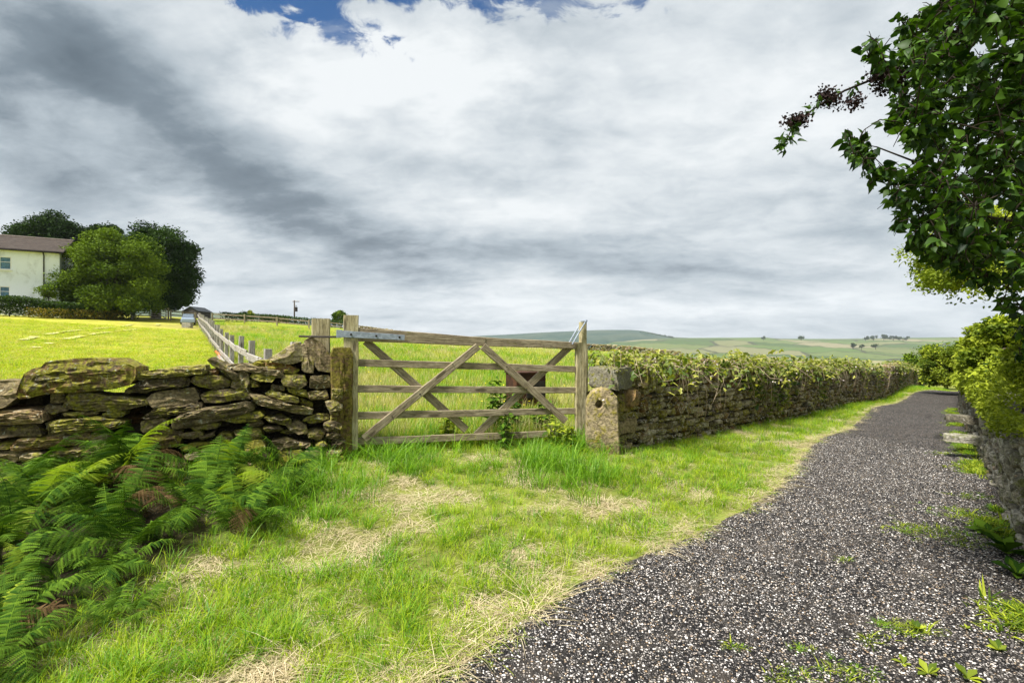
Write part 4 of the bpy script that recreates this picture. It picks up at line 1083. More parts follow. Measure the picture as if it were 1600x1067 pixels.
def weeds_far():
    rs = np.random.RandomState(54); n = 9000; s = rs.rand(n)
    X = -54 + s * 16; Y = np.interp(X, [-54, -43.6, -40.4, -38], [34.6, 41.8, 44.8, 50.0]) + rs.randn(n) * .45; ok = vnoise(X, Y, .7, 9) > .36; X, Y = X[ok], Y[ok]
    P = np.stack([X, Y, gz(X, Y) + rs.rand(len(X)) * .85], 1)
    V, F, t = leaf_cloud(P, .16, rs, .2, 'diamond', axis=np.array((0, 0, 1.0)), jitter=.5, aspect=.35)
    tag(link('tall_weeds', mesh_np('tall_weeds', V, F, M_dock, False, t)), 'rust and yellow tall weeds in front of the house hedge', None, None, 'stuff')
weeds_far()

# ------------------------------------------------------------------ house
def house():
    Y0 = 47.6; xr = (93 - 800) / FPX * Y0; z0 = g1(-44, 45) - .5
    root = empty('farmhouse', (xr, Y0, z0), rad(30), 'white rendered two storey farmhouse with brown slate roof', 'house')
    eave = CZ + (533.5 - 394.5) / FPX * Y0 - z0; ridge = CZ + (533.5 - 378) / FPX * 50.5 - z0; W = 15; D = 6.8
    m, N, p, _ = mat_new('white_render'); pos = N.node('ShaderNodeTexCoord').outputs['Object']
    n = N.noise(N.node('ShaderNodeMapping', ins={0: pos, 'Scale': (1, 1, .6)}).outputs[0], .9, 6, .65, .3); n2 = N.noise(pos, 7, 5, .7)
    c = N.mix(N.ss(n, .48, .68, 0, .7), (.82, .87, .95), (.50, .53, .57)); c = N.mix(N.ss(n2, .58, .75, 0, .4), c, (.40, .39, .34)); setc(N, p, c, .9, n2, .2, .02)
    # walls, front face with real window openings
    wz = lambda py: CZ + (533.5 - py) / FPX * 45.7 - z0
    wins = [(-3.71, wz(411), .80, 1.15), (-3.75, wz(457), .70, 1.1), (-8.6, wz(411), .80, 1.15), (-8.6, wz(457), .80, 1.1)]
    mb = MB(); xs = sorted({-W, 0, *[q for w in wins for q in (w[0] - w[2] / 2, w[0] + w[2] / 2)]}); zs = sorted({0, eave, *[q for w in wins for q in (w[1] - w[3] / 2, w[1] + w[3] / 2)]})
    for xa, xb in zip(xs[:-1], xs[1:]):
        for za, zb in zip(zs[:-1], zs[1:]):
            cx, cz = (xa + xb) / 2, (za + zb) / 2
            if any(abs(cx - w[0]) < w[2] / 2 and abs(cz - w[1]) < w[3] / 2 for w in wins): continue
            mb.add([(xa, 0, za), (xb, 0, za), (xb, 0, zb), (xa, 0, zb)], [(0, 1, 2, 3)])
    for w in wins:
        a, b, c_, d_ = w[0] - w[2] / 2, w[0] + w[2] / 2, w[1] - w[3] / 2, w[1] + w[3] / 2
        mb.add([(a, 0, c_), (b, 0, c_), (b, 0, d_), (a, 0, d_), (a, .2, c_), (b, .2, c_), (b, .2, d_), (a, .2, d_)], [(0, 4, 5, 1), (1, 5, 6, 2), (2, 6, 7, 3), (3, 7, 4, 0)])
    mb.add([(0, 0, 0), (0, D, 0), (0, D, eave), (0, D / 2, ridge - .1), (0, 0, eave)], [(0, 1, 2, 3, 4)])
    mb.add([(-W, 0, 0), (-W, D, 0), (-W, D, eave), (-W, D / 2, ridge - .1), (-W, 0, eave)], [(4, 3, 2, 1, 0)])
    mb.add([(-W, D, 0), (0, D, 0), (0, D, eave), (-W, D, eave)], [(3, 2, 1, 0)])
    mb.build('wall', m, root)
    m2, N, p, _ = mat_new('slate_roof'); pos = N.node('ShaderNodeTexCoord').outputs['Object']
    br = N.node('ShaderNodeTexBrick', ins={'Vector': N.node('ShaderNodeMapping', ins={0: pos, 'Rotation': (rad(-60), 0, 0)}).outputs[0], 'Scale': 3.0, 'Color1': (.035, .026, .021, 1), 'Color2': (.07, .05, .038, 1), 'Mortar': (.02, .015, .012, 1)})
    n = N.noise(pos, 2.5, 6, .7); c = N.mix(N.ss(n, .4, .7, 0, .6), br.outputs[0], (.075, .062, .05)); setc(N, p, c, .85, br.outputs['Fac'], -.4, .03)
    mb = MB(); o = .35; e2 = eave - .05
    for sgn in (0, 1):
        ya, yb = (-o, D / 2) if sgn == 0 else (D + o, D / 2); za = eave - .12; zb = ridge
        mb.add([(-W - .2, ya, za), (.35, ya, za), (.35, yb, zb), (-W - .2, yb, zb), (-W - .2, ya, za + .14), (.35, ya, za + .14), (.35, yb, zb + .14), (-W - .2, yb, zb + .14)], [(0, 1, 2, 3), (7, 6, 5, 4), (0, 4, 5, 1), (1, 5, 6, 2), (2, 6, 7, 3), (3, 7, 4, 0)])
    rf = mb.build('roof', m2, root)
    mb = MB(); mb.tube([Vector((-W, D / 2, ridge + .14)), Vector((.35, D / 2, ridge + .14))], .1, 8); mb.build('ridge_tiles', simple('ridge_tile', (.16, .13, .11), .8), rf)
    frm = simple('white_window_frame', (.8, .8, .8), .5, 0, .05); gl = simple('blue_window_glass', (.10, .20, .28), .12, 0, .3)
    for (x, z, w, h) in wins:
        mb = MB(); t = .07
        for (cx, cz, dx, dz) in [(x, z - h / 2 + t / 2, w, t), (x, z + h / 2 - t / 2, w, t), (x - w / 2 + t / 2, z, t, h - 2 * t), (x + w / 2 - t / 2, z, t, h - 2 * t)]: mb.box((cx, .06, cz), (dx - .004, .08, dz - .004))
        mb.box((x, .05, z + .1), (w - .15, .05, .04))
        f = mb.build('window', frm, root)
        mb = MB(); mb.box((x, .09, z), (w - .14, .02, h - .14)); mb.build('pane', gl, f)
        mb = MB(); mb.box((x, -.04, z - h / 2 - .05), (w + .16, .2, .09)); mb.build('sill', frm, f)
    dk = simple('dark_gutter', (.03, .025, .022), .5)
    mb = MB(); mb.tube([Vector((-W, -.40, eave - .1)), Vector((.3, -.40, eave - .1))], .07, 8); mb.build('gutter', dk, root, True)
    xx = -1.09
    mb = MB(); mb.tube([Vector((xx, -.3, eave - .15)), Vector((xx, -.06, eave - .4)), Vector((xx, -.06, 0))], .05, 6); mb.build('downpipe', dk, root, True)
house()

# small things at the top of the field
def far_gate():
    a = at(209, 500, 52.5); b = at(259.5, 500, 54); a.z = g1(a.x, a.y); b.z = g1(b.x, b.y)
    d = (b - a).normalized(); n = Vector((-d.y, d.x, 0)).normalized()
    root = empty('field_gate', a, 0, 'small pale five bar gate at the top of the mown field', 'gate')
    up = Vector((0, 0, 1)); H = 1.2
    for h in (.2, .42, .66, .9, 1.16): bar('rail', a + up * h, b + up * h, .09, .04, M_woodg, root, face=n, seg=2)
    bar('stile', a + up * .1, a + up * (H + .1), .12, .08, M_woodg, root, face=n, seg=2); bar('stile', b + up * .1, b + up * H, .1, .08, M_woodg, root, face=n, seg=2)
    m_ = (a + b) / 2
    for (p, q) in ((a + up * .2, m_ + up * 1.1), (b + up * .2, m_ + up * 1.1), (m_ + up * .2, m_ + up * 1.16)): bar('brace', p - n * .04, q - n * .04, .08, .03, M_woodg, root, face=n, seg=2)
    for q, h, lb, mt in ((a - d * .15, .75, 'short white post at the near end of the small field gate', M_petal), (b + d * .2, 1.35, 'stout grey post at the far end of the small field gate', M_wood)):
        o = bar('wooden_post', q - up * .1, q + up * h, .17, .17, mt, None, face=n, seg=2); tag(o, lb, 'post')
    fence('wooden_fence', 'short rail fence between the small gate and the long grey fence', (b.x + .5, b.y), (-32.0, 51.8), 1.9, M_wood, 1.15, (1.0, .6, .25), .1, .12)
far_gate()
def car():
    P = at(294, 504, 49.5); z = g1(P.x, P.y)
    root = empty('car', (P.x, P.y, z), rad(31), 'small pale blue parked car beside the end of the grey fence', 'car')
    pb = simple('pale_blue_paint', (.34, .42, .52), .3, .1, .06); gl = simple('car_glass', (.12, .15, .18), .1)
    def loft(secs, name, mat, par):
        V = []; F = []
        for (y, w, z0_, z1_) in secs: V += [(-w, y, z0_), (w, y, z0_), (w * .97, y, (z0_ + z1_) / 2 + .05), (w * .86, y, z1_), (-w * .86, y, z1_), (-w * .97, y, (z0_ + z1_) / 2 + .05)]
        for i in range(len(secs) - 1):
            for k in range(6): F.append((i * 6 + k, i * 6 + (k + 1) % 6, (i + 1) * 6 + (k + 1) % 6, (i + 1) * 6 + k))
        F += [(5, 4, 3, 2, 1, 0), tuple((len(secs) - 1) * 6 + k for k in range(6))]
        return link(name, mesh_np(name, V, F, mat, True, None, 35), par)
    loft([(-1.9, .74, .3, .72), (-1.6, .8, .25, .86), (0, .83, .22, .92), (1.5, .82, .25, .95), (1.9, .74, .3, .85)], 'body', pb, root)
    loft([(-1.05, .7, .86, .92), (-.45, .66, .9, 1.36), (.9, .66, .92, 1.4), (1.6, .7, .9, .98)], 'windows', gl, root)
    loft([(-.5, .60, 1.3, 1.40), (.2, .62, 1.34, 1.45), (.95, .60, 1.3, 1.42)], 'roof', pb, root)
    for sx in (-1, 1):
        for sy in (-1.2, 1.25):
            mb = MB(); mb.tube([Vector((sx * .66, sy, .3)), Vector((sx * .84, sy, .3))], .3, 14); w = mb.build('wheel', M_dark, root, True, 40)
        mb = MB(); mb.box((sx * .55, -1.86, .62), (.28, .06, .14)); mb.build('headlight', M_petal, root)
car(); [setattr(o, 'scale', (.72, .72, .72)) for o in C.objects if o.name == 'car']
mbt = MB(); P = at(293, 506, 44.5); z = g1(P.x, P.y)
block_stone('stone_trough', (P.x, P.y, z - .02), (.75, .5, .45), .1, M_stone3, None, np.random.RandomState(2), .02, 4)
tag(C.objects[-1], 'low pale stone trough in front of the blue car', 'trough')
def small_building(name, label, cat, px0, px1, py_roof, Y, wallm, roofm, D=3.0, gable=False, rise=.35):
    x0, x1 = (px0 - 800) / FPX * Y, (px1 - 800) / FPX * Y; zr = CZ + (533.5 - py_roof) / FPX * Y; zg = min(g1(x0, Y), g1(x1, Y)) - .2
    root = empty(name, ((x0 + x1) / 2, Y, zg), 0, label, cat); w = (x1 - x0) / 2; h = zr - zg
    mb = MB()
    if gable:
        mb.add([(-w, 0, 0), (w, 0, 0), (w, 0, h - rise), (0, 0, h - .05), (-w, 0, h - rise), (-w, D, 0), (w, D, 0), (w, D, h - rise), (0, D, h - .05), (-w, D, h - rise)], [(0, 1, 2, 3, 4), (9, 8, 7, 6, 5), (1, 6, 7, 2), (5, 0, 4, 9)])
        mb.build('wall', wallm, root); mb = MB()
        for s in (-1, 1): mb.add([(s * (w + .25), -.2, h - rise - .1), (0, -.2, h), (0, D + .2, h), (s * (w + .25), D + .2, h - rise - .1), (s * (w + .25), -.2, h - rise), (0, -.2, h + .1), (0, D + .2, h + .1), (s * (w + .25), D + .2, h - rise)], [(0, 1, 2, 3), (7, 6, 5, 4), (0, 4, 5, 1), (1, 5, 6, 2), (2, 6, 7, 3), (3, 7, 4, 0)])
        mb.build('roof', roofm, root)
    else:
        mb.box((0, D / 2, (h - .1) / 2), (2 * w, D, h - .1)); mb.build('wall', wallm, root)
        mb = MB(); mb.box((0, D / 2, h - .02), (2 * w + .4, D + .5, .12), Matrix.Rotation(.04, 3, 'Y')); mb.build('roof', roofm, root)
        mb = MB(); mb.box((-w * .3, -.02, .9), (.9, .04, 1.5)); mb.build('door', M_dark, root)
small_building('shed', 'low brown shed with a flat dark roof behind the top fence', 'shed', 405, 440, 493, 88, simple('brown_boards', (.26, .17, .09), .85), simple('felt_roof', (.04, .035, .035), .8))
small_building('barn', 'dark gable roofed barn just beyond the top of the field', 'barn', 287, 309, 479.5, 92, simple('dark_boards', (.05, .045, .04), .85), simple('slate', (.035, .04, .045), .7), 4, True, .75)
def pole():
    Y = 115; P = at(460, 506, Y); z = g1(P.x, P.y); top = CZ + (533.5 - 469.5) / FPX * Y
    root = empty('utility_pole', (P.x, P.y, z), 0, 'thin dark utility pole with a transformer on the skyline', 'utility pole')
    h = top - z; mb = MB(); mb.tube([Vector((0, 0, -.5)), Vector((0, 0, h))], [.19, .14], 8); mb.build('pole', M_bark, root, True)
    mb = MB(); mb.box((.35, 0, h - .25), (1.5, .12, .12)); mb.build('crossarm', M_bark, root)
    mb = MB(); mb.tube([Vector((.42, -.1, h - 2.5)), Vector((.42, -.1, h - 1.5))], .33, 10); mb.box((.2, 0, h - 1.6), (.5, .1, .1)); mb.tube([Vector((.42, -.1, h - 1.4)), Vector((.42, -.1, h - 1.1))], .08, 6); mb.build('transformer', M_dark, root, True, 40)
    for x in (-.3, .35, 1.0):
        mb = MB(); mb.tube([Vector((x, 0, h - .19)), Vector((x, 0, h + .05))], .06, 6); mb.build('insulator', M_petal, root)
pole()
# rusty box in the field behind the gate
def rusty():
    P = at(822, 600, 8.6); z = g1(P.x, P.y); root = empty('feed_box', (P.x, P.y + .3, z), rad(26), 'rust brown metal box standing in the grass behind the gate', 'feed box')
    m, N, p, _ = mat_new('rusty_steel'); pos = N.node('ShaderNodeTexCoord').outputs['Object']; n = N.noise(pos, 5, 6, .7)
    setc(N, p, N.ramp(n, [(.3, (.018, .009, .006)), (.5, (.05, .022, .012)), (.7, (.12, .05, .02))]), .85, n, .3, .01)
    h = CZ - (584 - 533.5) / FPX * 8.6 - z; mb = MB(); mb.box((0, 0, h / 2), (.56, .42, h)); mb.build('body', m, root)
    mb = MB(); mb.box((0, 0, h + .012), (.60, .46, .024)); mb.build('lid', m, root)
    mb = MB(); mb.box((.08, -.22, h * .6), (.34, .02, h * .4)); mb.build('hatch', M_dark, root)
rusty()
# far field walls
def far_wall(label, pts, h, seed):
    rs = np.random.RandomState(seed); root = empty('field_wall', (*pts[0], g1(*pts[0])), 0, label, 'wall'); L = poly_len(pts); mb = MB(); lib = stone_library(8, rs)
    for row in range(int(h / .2)):
        s = 0
        while s < L:
            ln = rs.uniform(.35, .8); x, y, a = poly_frame(pts, s); zg = g1(x, y); V, F = lib[rs.randint(8)]; W = V * np.array((ln, .5, .21)); ca, sa = math.cos(a), math.sin(a)
            mb.add([(x + q[0] * ca - q[1] * sa - root.location.x, y + q[0] * sa + q[1] * ca - root.location.y, zg + .1 + row * .2 + rs.uniform(-.03, .05) + q[2] - root.location.z) for q in W], F, rs.rand()); s += ln
    mb.build('stones', M_stone2, root, True, 40, 'stuff')
far_wall('distant dark stone wall crossing behind the latch end of the gate', [(3.5, 58), (12, 60), (19, 57)], .8, 61)
far_wall('distant low stone wall seen just over the top bar of the gate', [(-20, 63.5), (-8, 64), (3.5, 63)], .9, 62)

# far trees on the right skyline
for i, (px, pyb, w, h, Y, lb) in enumerate([
    (1193, 530, 7, 5, 1450, 'small dark tree on the ridge above the bramble wall, leftmost of the ridge trees'), (1252, 530, 12, 7, 1450, 'larger dark tree on the moorland skyline, second along the ridge'),
    (1352, 531, 9, 6, 1500, 'dark tree at the left edge of the far copse'), (1365, 530.5, 14, 6, 1520, 'broad dark tree in the left part of the far copse'), (1381, 530, 13, 7, 1540, 'tallest dark tree in the middle of the far copse'),
    (1396, 530.5, 12, 6, 1520, 'dark tree in the right part of the far copse'), (1411, 531.5, 16, 6, 1500, 'broad dark tree at the right end of the far copse'),
    (1333, 543, 10, 7, 900, 'dark tree in the valley fields, left of three'), (1346, 544, 9, 5, 890, 'small dark tree in the valley fields, middle of three'), (1368, 543, 11, 7, 900, 'round dark tree in the valley fields, right of three')]):
    P = at(px, pyb, Y); r = w / 2 / FPX * Y * 1.1; hh = h / FPX * Y
    tree('far_tree', P.x, P.y, P.z - 3, (P.x, P.y, P.z + hh * .5), (r, r, hh * .62), 6, 700, hh * .22, M_treeD, lb, 70 + i, hh * .06, 'dark trees on the far moor')
def hill_wood():
    rs = np.random.RandomState(90); n = 900; t = rs.rand(n); px = 998 + t * 55; py = 519.5 + t * 8.0 + rs.rand(n) * 1.0; Y = 2450 - rs.rand(n) * 60
    P = np.stack([(px - 800) / FPX * Y, Y, CZ - (py - 533.5) / FPX * Y], 1); V, F, t_ = leaf_cloud(P, 9, rs, .3)
    tag(link('hillside_wood', mesh_np('hillside_wood', V, F, M_treeD, False, t_)), 'thin dark wood along the slope of the moor hill', None, None, 'stuff')
hill_wood()

# ------------------------------------------------------------------ brambles on the long wall
def brambles():
    rs = np.random.RandomState(101); L = poly_len(WALL_L); parts = []; fl = []
    mb = MB()
    P = []; A = []; SZ = []; TT = []
    def wall_top(s):
        x, y, a = poly_frame(WALL_L, s); return x, y, a, g1(x, y)
    n_st = 760
    for i in range(n_st):
        s = .25 + (L - 8) * rs.rand() ** 1.9; x, y, a, zg = wall_top(s); dist = math.hypot(x, y)
        if s < 1.0 and rs.rand() < .6: continue
        nx, ny = -math.sin(a), math.cos(a); back = rs.uniform(-.02, .5)
        dens = vnoise(np.array([s]), np.array([0.]), .55, 13)[0]
        if dens < .40: continue
        b = Vector((x + nx * back, y + ny * back, zg + 1.04 + rs.uniform(0, .1)))
        yaw = rs.uniform(0, 6.28); out = Vector((math.cos(yaw), math.sin(yaw), 0)) + Vector((-nx, -ny, 0)) * rs.uniform(0, 1.1)
        ln = rs.uniform(.25, .6) * (1.1 if dist < 14 else .85); up = rs.uniform(.03, .26) * (.75 if s > 14 else 1)
        pts = [b + out * (ln * t) + Vector((0, 0, up * 4 * t * (1 - t) * .8 + up * t * .3 - .30 * t * t * rs.uniform(.0, 1.3))) for t in np.linspace(0, 1, 6)]
        (mb.tube(pts, list(np.linspace(.0045, .002, 6)), 3, cap=False) if i % 3 == 0 else None)
        m = rs.randint(8, 17)
        for k in range(m):
            t = rs.uniform(.05, 1) * 5; q = int(min(t, 4.99)); f = t - q; p = pts[q] * (1 - f) + pts[q + 1] * f
            P.append(p + Vector(rs.randn(3) * .035)); A.append(Vector((rs.randn(), rs.randn(), -.1))); SZ.append(.068 * rs.uniform(.7, 1.3)); TT.append(min(.99, max(0, .15 + .35 * dens + (p.z - zg - 1.05) * 1.3 + rs.randn() * .2)))
        if rs.rand() < .5: fl.append(pts[-1] + Vector(rs.randn(3) * .03)); 
    # hanging leaves
    for i in range(2800):
        s = .9 + (L - 8) * rs.rand() ** 1.7; x, y, a, zg = wall_top(s); nx, ny = -math.sin(a), math.cos(a)
        hn = vnoise(np.array([s]), np.array([5.]), .9, 14)[0]
        if hn < .50: continue
        z = zg + 1.2 - rs.rand() ** 1.3 * (hn - .46) * 4.2
        P.append(Vector((x - nx * (.03 + rs.rand() * .08), y - ny * (.03 + rs.rand() * .08), z))); A.append(Vector((rs.randn(), rs.randn(), -.8))); SZ.append(.08); TT.append(rs.rand() * .5)
    V, F, t = leaf_cloud(np.array(P), np.array(SZ), rs, .5, 'trefoil', axis=np.array([tuple(a) for a in A]), tintv=np.array(TT))
    tag(link('bramble', mesh_np('bramble', V, F, M_bram, False, t)), 'tangle of yellow green brambles growing over the top of the long wall', None, None, 'stuff')
    tag(mb.build('bramble_stems', M_dry, None, kind='stuff'), 'arching pale bramble stems on top of the long wall')
    # dead stems hanging down the face
    mb = MB()
    for i in range(70):
        s = 1.2 + 17 * rs.rand() ** 1.3; x, y, a, zg = wall_top(s); nx, ny = -math.sin(a), math.cos(a); h = rs.uniform(.3, .95); b = Vector((x - nx * .06, y - ny * .06, zg + 1.15)); dx = rs.uniform(-.5, .5); tx, ty = math.cos(a), math.sin(a)
        pts = [b + Vector((tx * dx * t - nx * .10 * math.sin(t * 3), ty * dx * t - ny * .10 * math.sin(t * 3), -h * t)) for t in np.linspace(0, 1, 5)]
        mb.tube(pts, .0035, 3, cap=False)
    tag(mb.build('dead_stems', M_dry, None, kind='stuff'), 'dry stems hanging down the face of the long wall')
    PP = []
    for c in fl[:70]:
        for k in range(5):
            PP.append(np.array(c))
    ax = np.array([(math.cos(k * 1.256), math.sin(k * 1.256), .2) for _ in range(len(PP) // 5) for k in range(5)])
    V, F, t = leaf_cloud(np.array(PP), .028, rs, 1.5, 'diamond', axis=ax, jitter=.1, aspect=.9)
    tag(link('bramble_blossom', mesh_np('bramble_blossom', V, F, M_petal, False, t)), 'pale blossom scattered through the brambles', None, None, 'stuff')
brambles()

# ------------------------------------------------------------------ hedge shrubs above the right wall
tree_px('hawthorn_shrub', 1650, 490, 650, 170, 4.0, 26, 16000, .042, M_small, 'green shrub spilling over the pale wall at the right edge', 110, .04, cat='shrub', templ='leaf', base=(.7, -.4), blob_r=.3)
tree_px('hawthorn_shrub', 1580, 485, 608, 140, 6.1, 30, 18000, .05, M_small, 'bright yellow green shrub leaning over the middle of the pale wall', 111, .05, cat='shrub', templ='leaf', base=(.9, -.5), blob_r=.3)
tree_px('hawthorn_shrub', 1536, 500, 606, 90, 9.6, 22, 12000, .065, M_small, 'green shrub over the wall just beyond the stone steps', 112, .06, cat='shrub', templ='leaf', base=(1.0, -.6), blob_r=.3)
tree_px('hawthorn_shrub', 1482, 520, 614, 92, 20, 40, 20000, .09, M_small, 'round bright green shrub where the path disappears', 113, .09, cat='shrub', base=(.5, -.2), blob_r=.3, skirt=True)
tree_px('hawthorn_shrub', 1478, 566, 612, 60, 31, 14, 8000, .12, M_small, 'low dark shrub closing the far end of the path', 116, .09, cat='shrub', skirt=True)
tree_px('hawthorn_shrub', 1440, 530, 590, 60, 29, 12, 6000, .12, M_treeB, 'small green shrub at the end of the bramble wall', 115, .09, cat='shrub', skirt=True)
tree_px('hawthorn_tree', 1535, 285, 520, 270, 7.4, 40, 12000, .055, M_small, 'fine leaved tree behind the big dark leaves, above the shrubs', 114, .09, templ='leaf', blob_r=.26, base=(1.6, -.9))

def ivy():
    rs = np.random.RandomState(119); L = poly_len(WALL_R); n = 42000; s = 1.2 + (L - 1.5) * rs.rand(n) ** 1.7
    K = np.array([poly_frame(WALL_R, q) for q in s]); nx, ny = np.sin(K[:, 2]), -np.cos(K[:, 2])
    a = rs.rand(n) * 6.283; r = rs.rand(n) ** .4; bulk = .15 + 1.0 * vnoise(s, s * 0, 1.2, 12, 3)
    hx = .24 + np.cos(a) * r * .42 * bulk; hz = 1.10 + np.sin(a) * r * .40 * bulk; hz = np.where(hx < -.02, np.maximum(hz, 1.04 - .62 * np.clip(vnoise(s, s * 0, 1.8, 13, 3) - .42, 0, 1)), hz)
    hx = np.where(hz < 1.0, np.minimum(hx, -.03 - rs.rand(n) * .10), hx)
    P = np.stack([K[:, 0] + nx * hx, K[:, 1] + ny * hx, gz(K[:, 0], K[:, 1]) + hz], 1); d = np.hypot(P[:, 0], P[:, 1])
    V, F, t = leaf_cloud(P, .038 * np.clip(d / 6, .8, 2.4), rs, .5, 'leaf' , axis=np.array((0, 0, -.5)), jitter=.8, tintv=np.clip(rs.rand(n) * .6 + .4 * (hz - .9), 0, .98))
    tag(link('ivy', mesh_np('ivy', V, F, M_ivy, False, t)), 'thick green growth spilling over the top of the pale wall', None, None, 'stuff')
ivy()

# ------------------------------------------------------------------ lilac overhanging the path
def lilac():
    rs = np.random.RandomState(131)
    bx, by = 5.0, 3.6; z0 = g1(bx, by); root = empty('lilac_tree', (bx, by, z0), 0, 'large dark leaved lilac overhanging the path from the right', 'tree'); o = Vector(root.location)
    edge_y = [-200, 0, 25, 50, 75, 100, 130, 160, 190, 215, 240, 262, 285, 330, 360, 400, 440, 475, 520, 640]
    edge_x = [1440, 1425, 1400, 1352, 1328, 1352, 1375, 1395, 1375, 1300, 1318, 1345, 1340, 1390, 1382, 1425, 1500, 1545, 1570, 1585]
    trunkb = MB(); br = []
    starts = [Vector((bx, by, z0 - .2)), Vector((bx + .05, by, z0 + .7)), Vector((bx - .05, by, z0 + 1.4))]
    trunkb.tube(starts, [.10, .08, .07], 8); tg = []
    for (px, py, Y) in [(1430, 60, 2.7), (1400, 130, 2.9), (1370, 230, 3.0), (1440, 330, 3.1), (1470, 400, 3.2), (1520, -60, 2.5), (1560, 220, 2.5), (1540, 120, 3.4), (1580, 350, 3.3), (1590, 20, 3.0), (1500, 250, 3.6), (1700, 100, 2.6), (1680, 300, 2.9), (1600, 480, 3.1)]:
        e = at(px, py, Y); pts = limb_pts(starts[2], e, rs, 8, .10); trunkb.tube(pts, list(np.linspace(.026, .004, 9)), 6, cap=False); br.append(pts)
    trunkb.build('trunk', M_bark, root, True).location = -o
    allp = [p for b in br for p in b[2:]]
    tw = MB(); leaves = []
    n = 0; tries = 0; nodes = np.full((4000, 3), 99.0); nn_ = len(allp); nodes[:nn_] = np.array([tuple(p) for p in allp])
    while n < 2700 and tries < 90000:
        tries += 1
        py = rs.uniform(-170, 560); px = rs.uniform(1290, 1800); e = np.interp(py, edge_y, edge_x)
        if px < e + 14: continue
        if py > 430 and rs.rand() < .55: continue
        if px < 1600 and not (px > 1400 and 20 < py < 210) and vnoise(np.array([px]), np.array([py]), .017, 31)[0] < .42: continue
        Y = rs.uniform(2.15, 3.9) if px > e + 60 else rs.uniform(2.5, 3.1)
        q = at(px, py, Y)
        if q.z < .9: continue
        j_ = int(np.argmin(((nodes[:nn_] - np.array(q)) ** 2).sum(1))); near = Vector(nodes[j_]); d = (q - near)
        if d.length > .55: continue
        nodes[nn_] = q; nn_ += 1
        tip = q + Vector((rs.uniform(-.05, .02), rs.uniform(-.05, .05), rs.uniform(-.05, .06)))
        pts = [near, near * .5 + q * .5 + Vector((0, 0, .03)), q, tip]; tw.tube(pts, [.0034, .0028, .0022, .0015], 4, cap=False)
        dd = (q - near).normalized(); n += 1
        for k in range(rs.randint(5, 9)):
            t = rs.uniform(.1, 1.0); p = near * (1 - t) + q * t; sidev = Vector(rs.randn(3)); sidev = (sidev - dd * sidev.dot(dd)).normalized()
            ax = (dd * .6 + sidev * 1.0 + Vector((0, 0, -.35))).normalized(); leaves.append((p + sidev * .012, ax, rs.uniform(.028, .058)))
    tw.build('twigs', M_twig, root, kind='stuff').location = -o
    # the drooping spray that reaches out over the path
    sp = MB(); path_px = [(1420, 112, 2.75), (1370, 122, 2.72), (1320, 142, 2.7), (1275, 168, 2.68), (1240, 195, 2.66), (1228, 222, 2.65), (1219, 236, 2.65)]
    pts = [at(*q) for q in path_px]; sp.tube(pts, list(np.linspace(.008, .002, 7)), 5, cap=False); sp.build('branch', M_twig, root).location = -o
    small = []
    for k in range(110):
        t = rs.rand() ** .8 * 5.9; i = int(t); f = t - i; p = pts[i] * (1 - f) + pts[i + 1] * f; small.append((p + Vector(rs.randn(3) * .015), Vector((rs.uniform(-1, .4), rs.randn() * .6, rs.uniform(-.8, .8))).normalized(), rs.uniform(.03, .05)))
    heads = [(1250, 188), (1238, 190), (1300, 158), (1290, 150), (1335, 160), (1370, 120), (1385, 110), (1400, 125), (1378, 135), (1490, 60), (1510, 40), (1470, 290), (1480, 70)]
    for (px, py) in heads:
        c = at(px, py, 2.68); P = np.array(c) + rs.randn(200, 3) * np.array((.024, .024, .018)); V, F, t = leaf_cloud(P, .014, rs, 0, 'diamond', aspect=1.1)
        hd = link('seed_head', mesh_np('seed_head', V - np.array(c), F, M_seedhd, False, t), root, c - o, 'stuff')
    # leaf shapes
    def heart(rs, curl, fold):
        ys = [0, -.06, .1, .3, .55, .8, 1.0]; ws = [0, .20, .36, .40, .30, .13, 0]
        V = []; 
        for i, (y, w) in enumerate(zip(ys, ws)): V += [(-w, y, fold * w - curl * y * y), (0, max(y, .0), -curl * y * y), (w, y, fold * w - curl * y * y)]
        F = []
        for i in range(6): F += [(i * 3, i * 3 + 1, i * 3 + 4, i * 3 + 3), (i * 3 + 1, i * 3 + 2, i * 3 + 5, i * 3 + 4)]
        return np.array(V, float), F
    def heart2(curl, fold):
        V, F = heart(rs, curl, fold); T = []
        for f in F: T += [(f[0], f[1], f[2]), (f[0], f[2], f[3])]
        return V, np.array(T)
    shapes = [heart2(c, f) for c, f in ((.25, .25), (.45, .15), (.1, .4), (.6, .3))]
    sh_me = [mesh_np('leaf', V, F, M_lilac, True) for V, F in shapes]
    narrow = [mesh_np('leaf', V * np.array((.55, 1, 1)), F, M_lilac, True) for V, F in shapes]
    def basis(ax):
        nrm = Vector((rs.randn() * .9, rs.randn() * .9, 1.0)); nrm = (nrm - ax * nrm.dot(ax)).normalized(); s = ax.cross(nrm); return s, ax, nrm
    vis = [l for l in leaves if 0 < (800 + l[0].x / l[0].y * 800) < 1610 and (533.5 - (l[0].z - CZ) / l[0].y * 800) > -10]
    vis_ids = {id(l) for l in vis}; vis.sort(key=lambda l: l[0].y); partl = vis[:236]; part_ids = {id(l) for l in partl}
    for j, (p, ax, sz) in enumerate(partl + small):
        s, a, nn = basis(ax); M = Matrix((s, a, nn)).transposed().to_4x4() @ Matrix.Scale(sz, 4); M.translation = p - o
        l = link('leaf', (sh_me if j < len(partl) else narrow)[j % 4], root); l.matrix_basis = M
    VV = []; FF = []; TT = []; off = 0
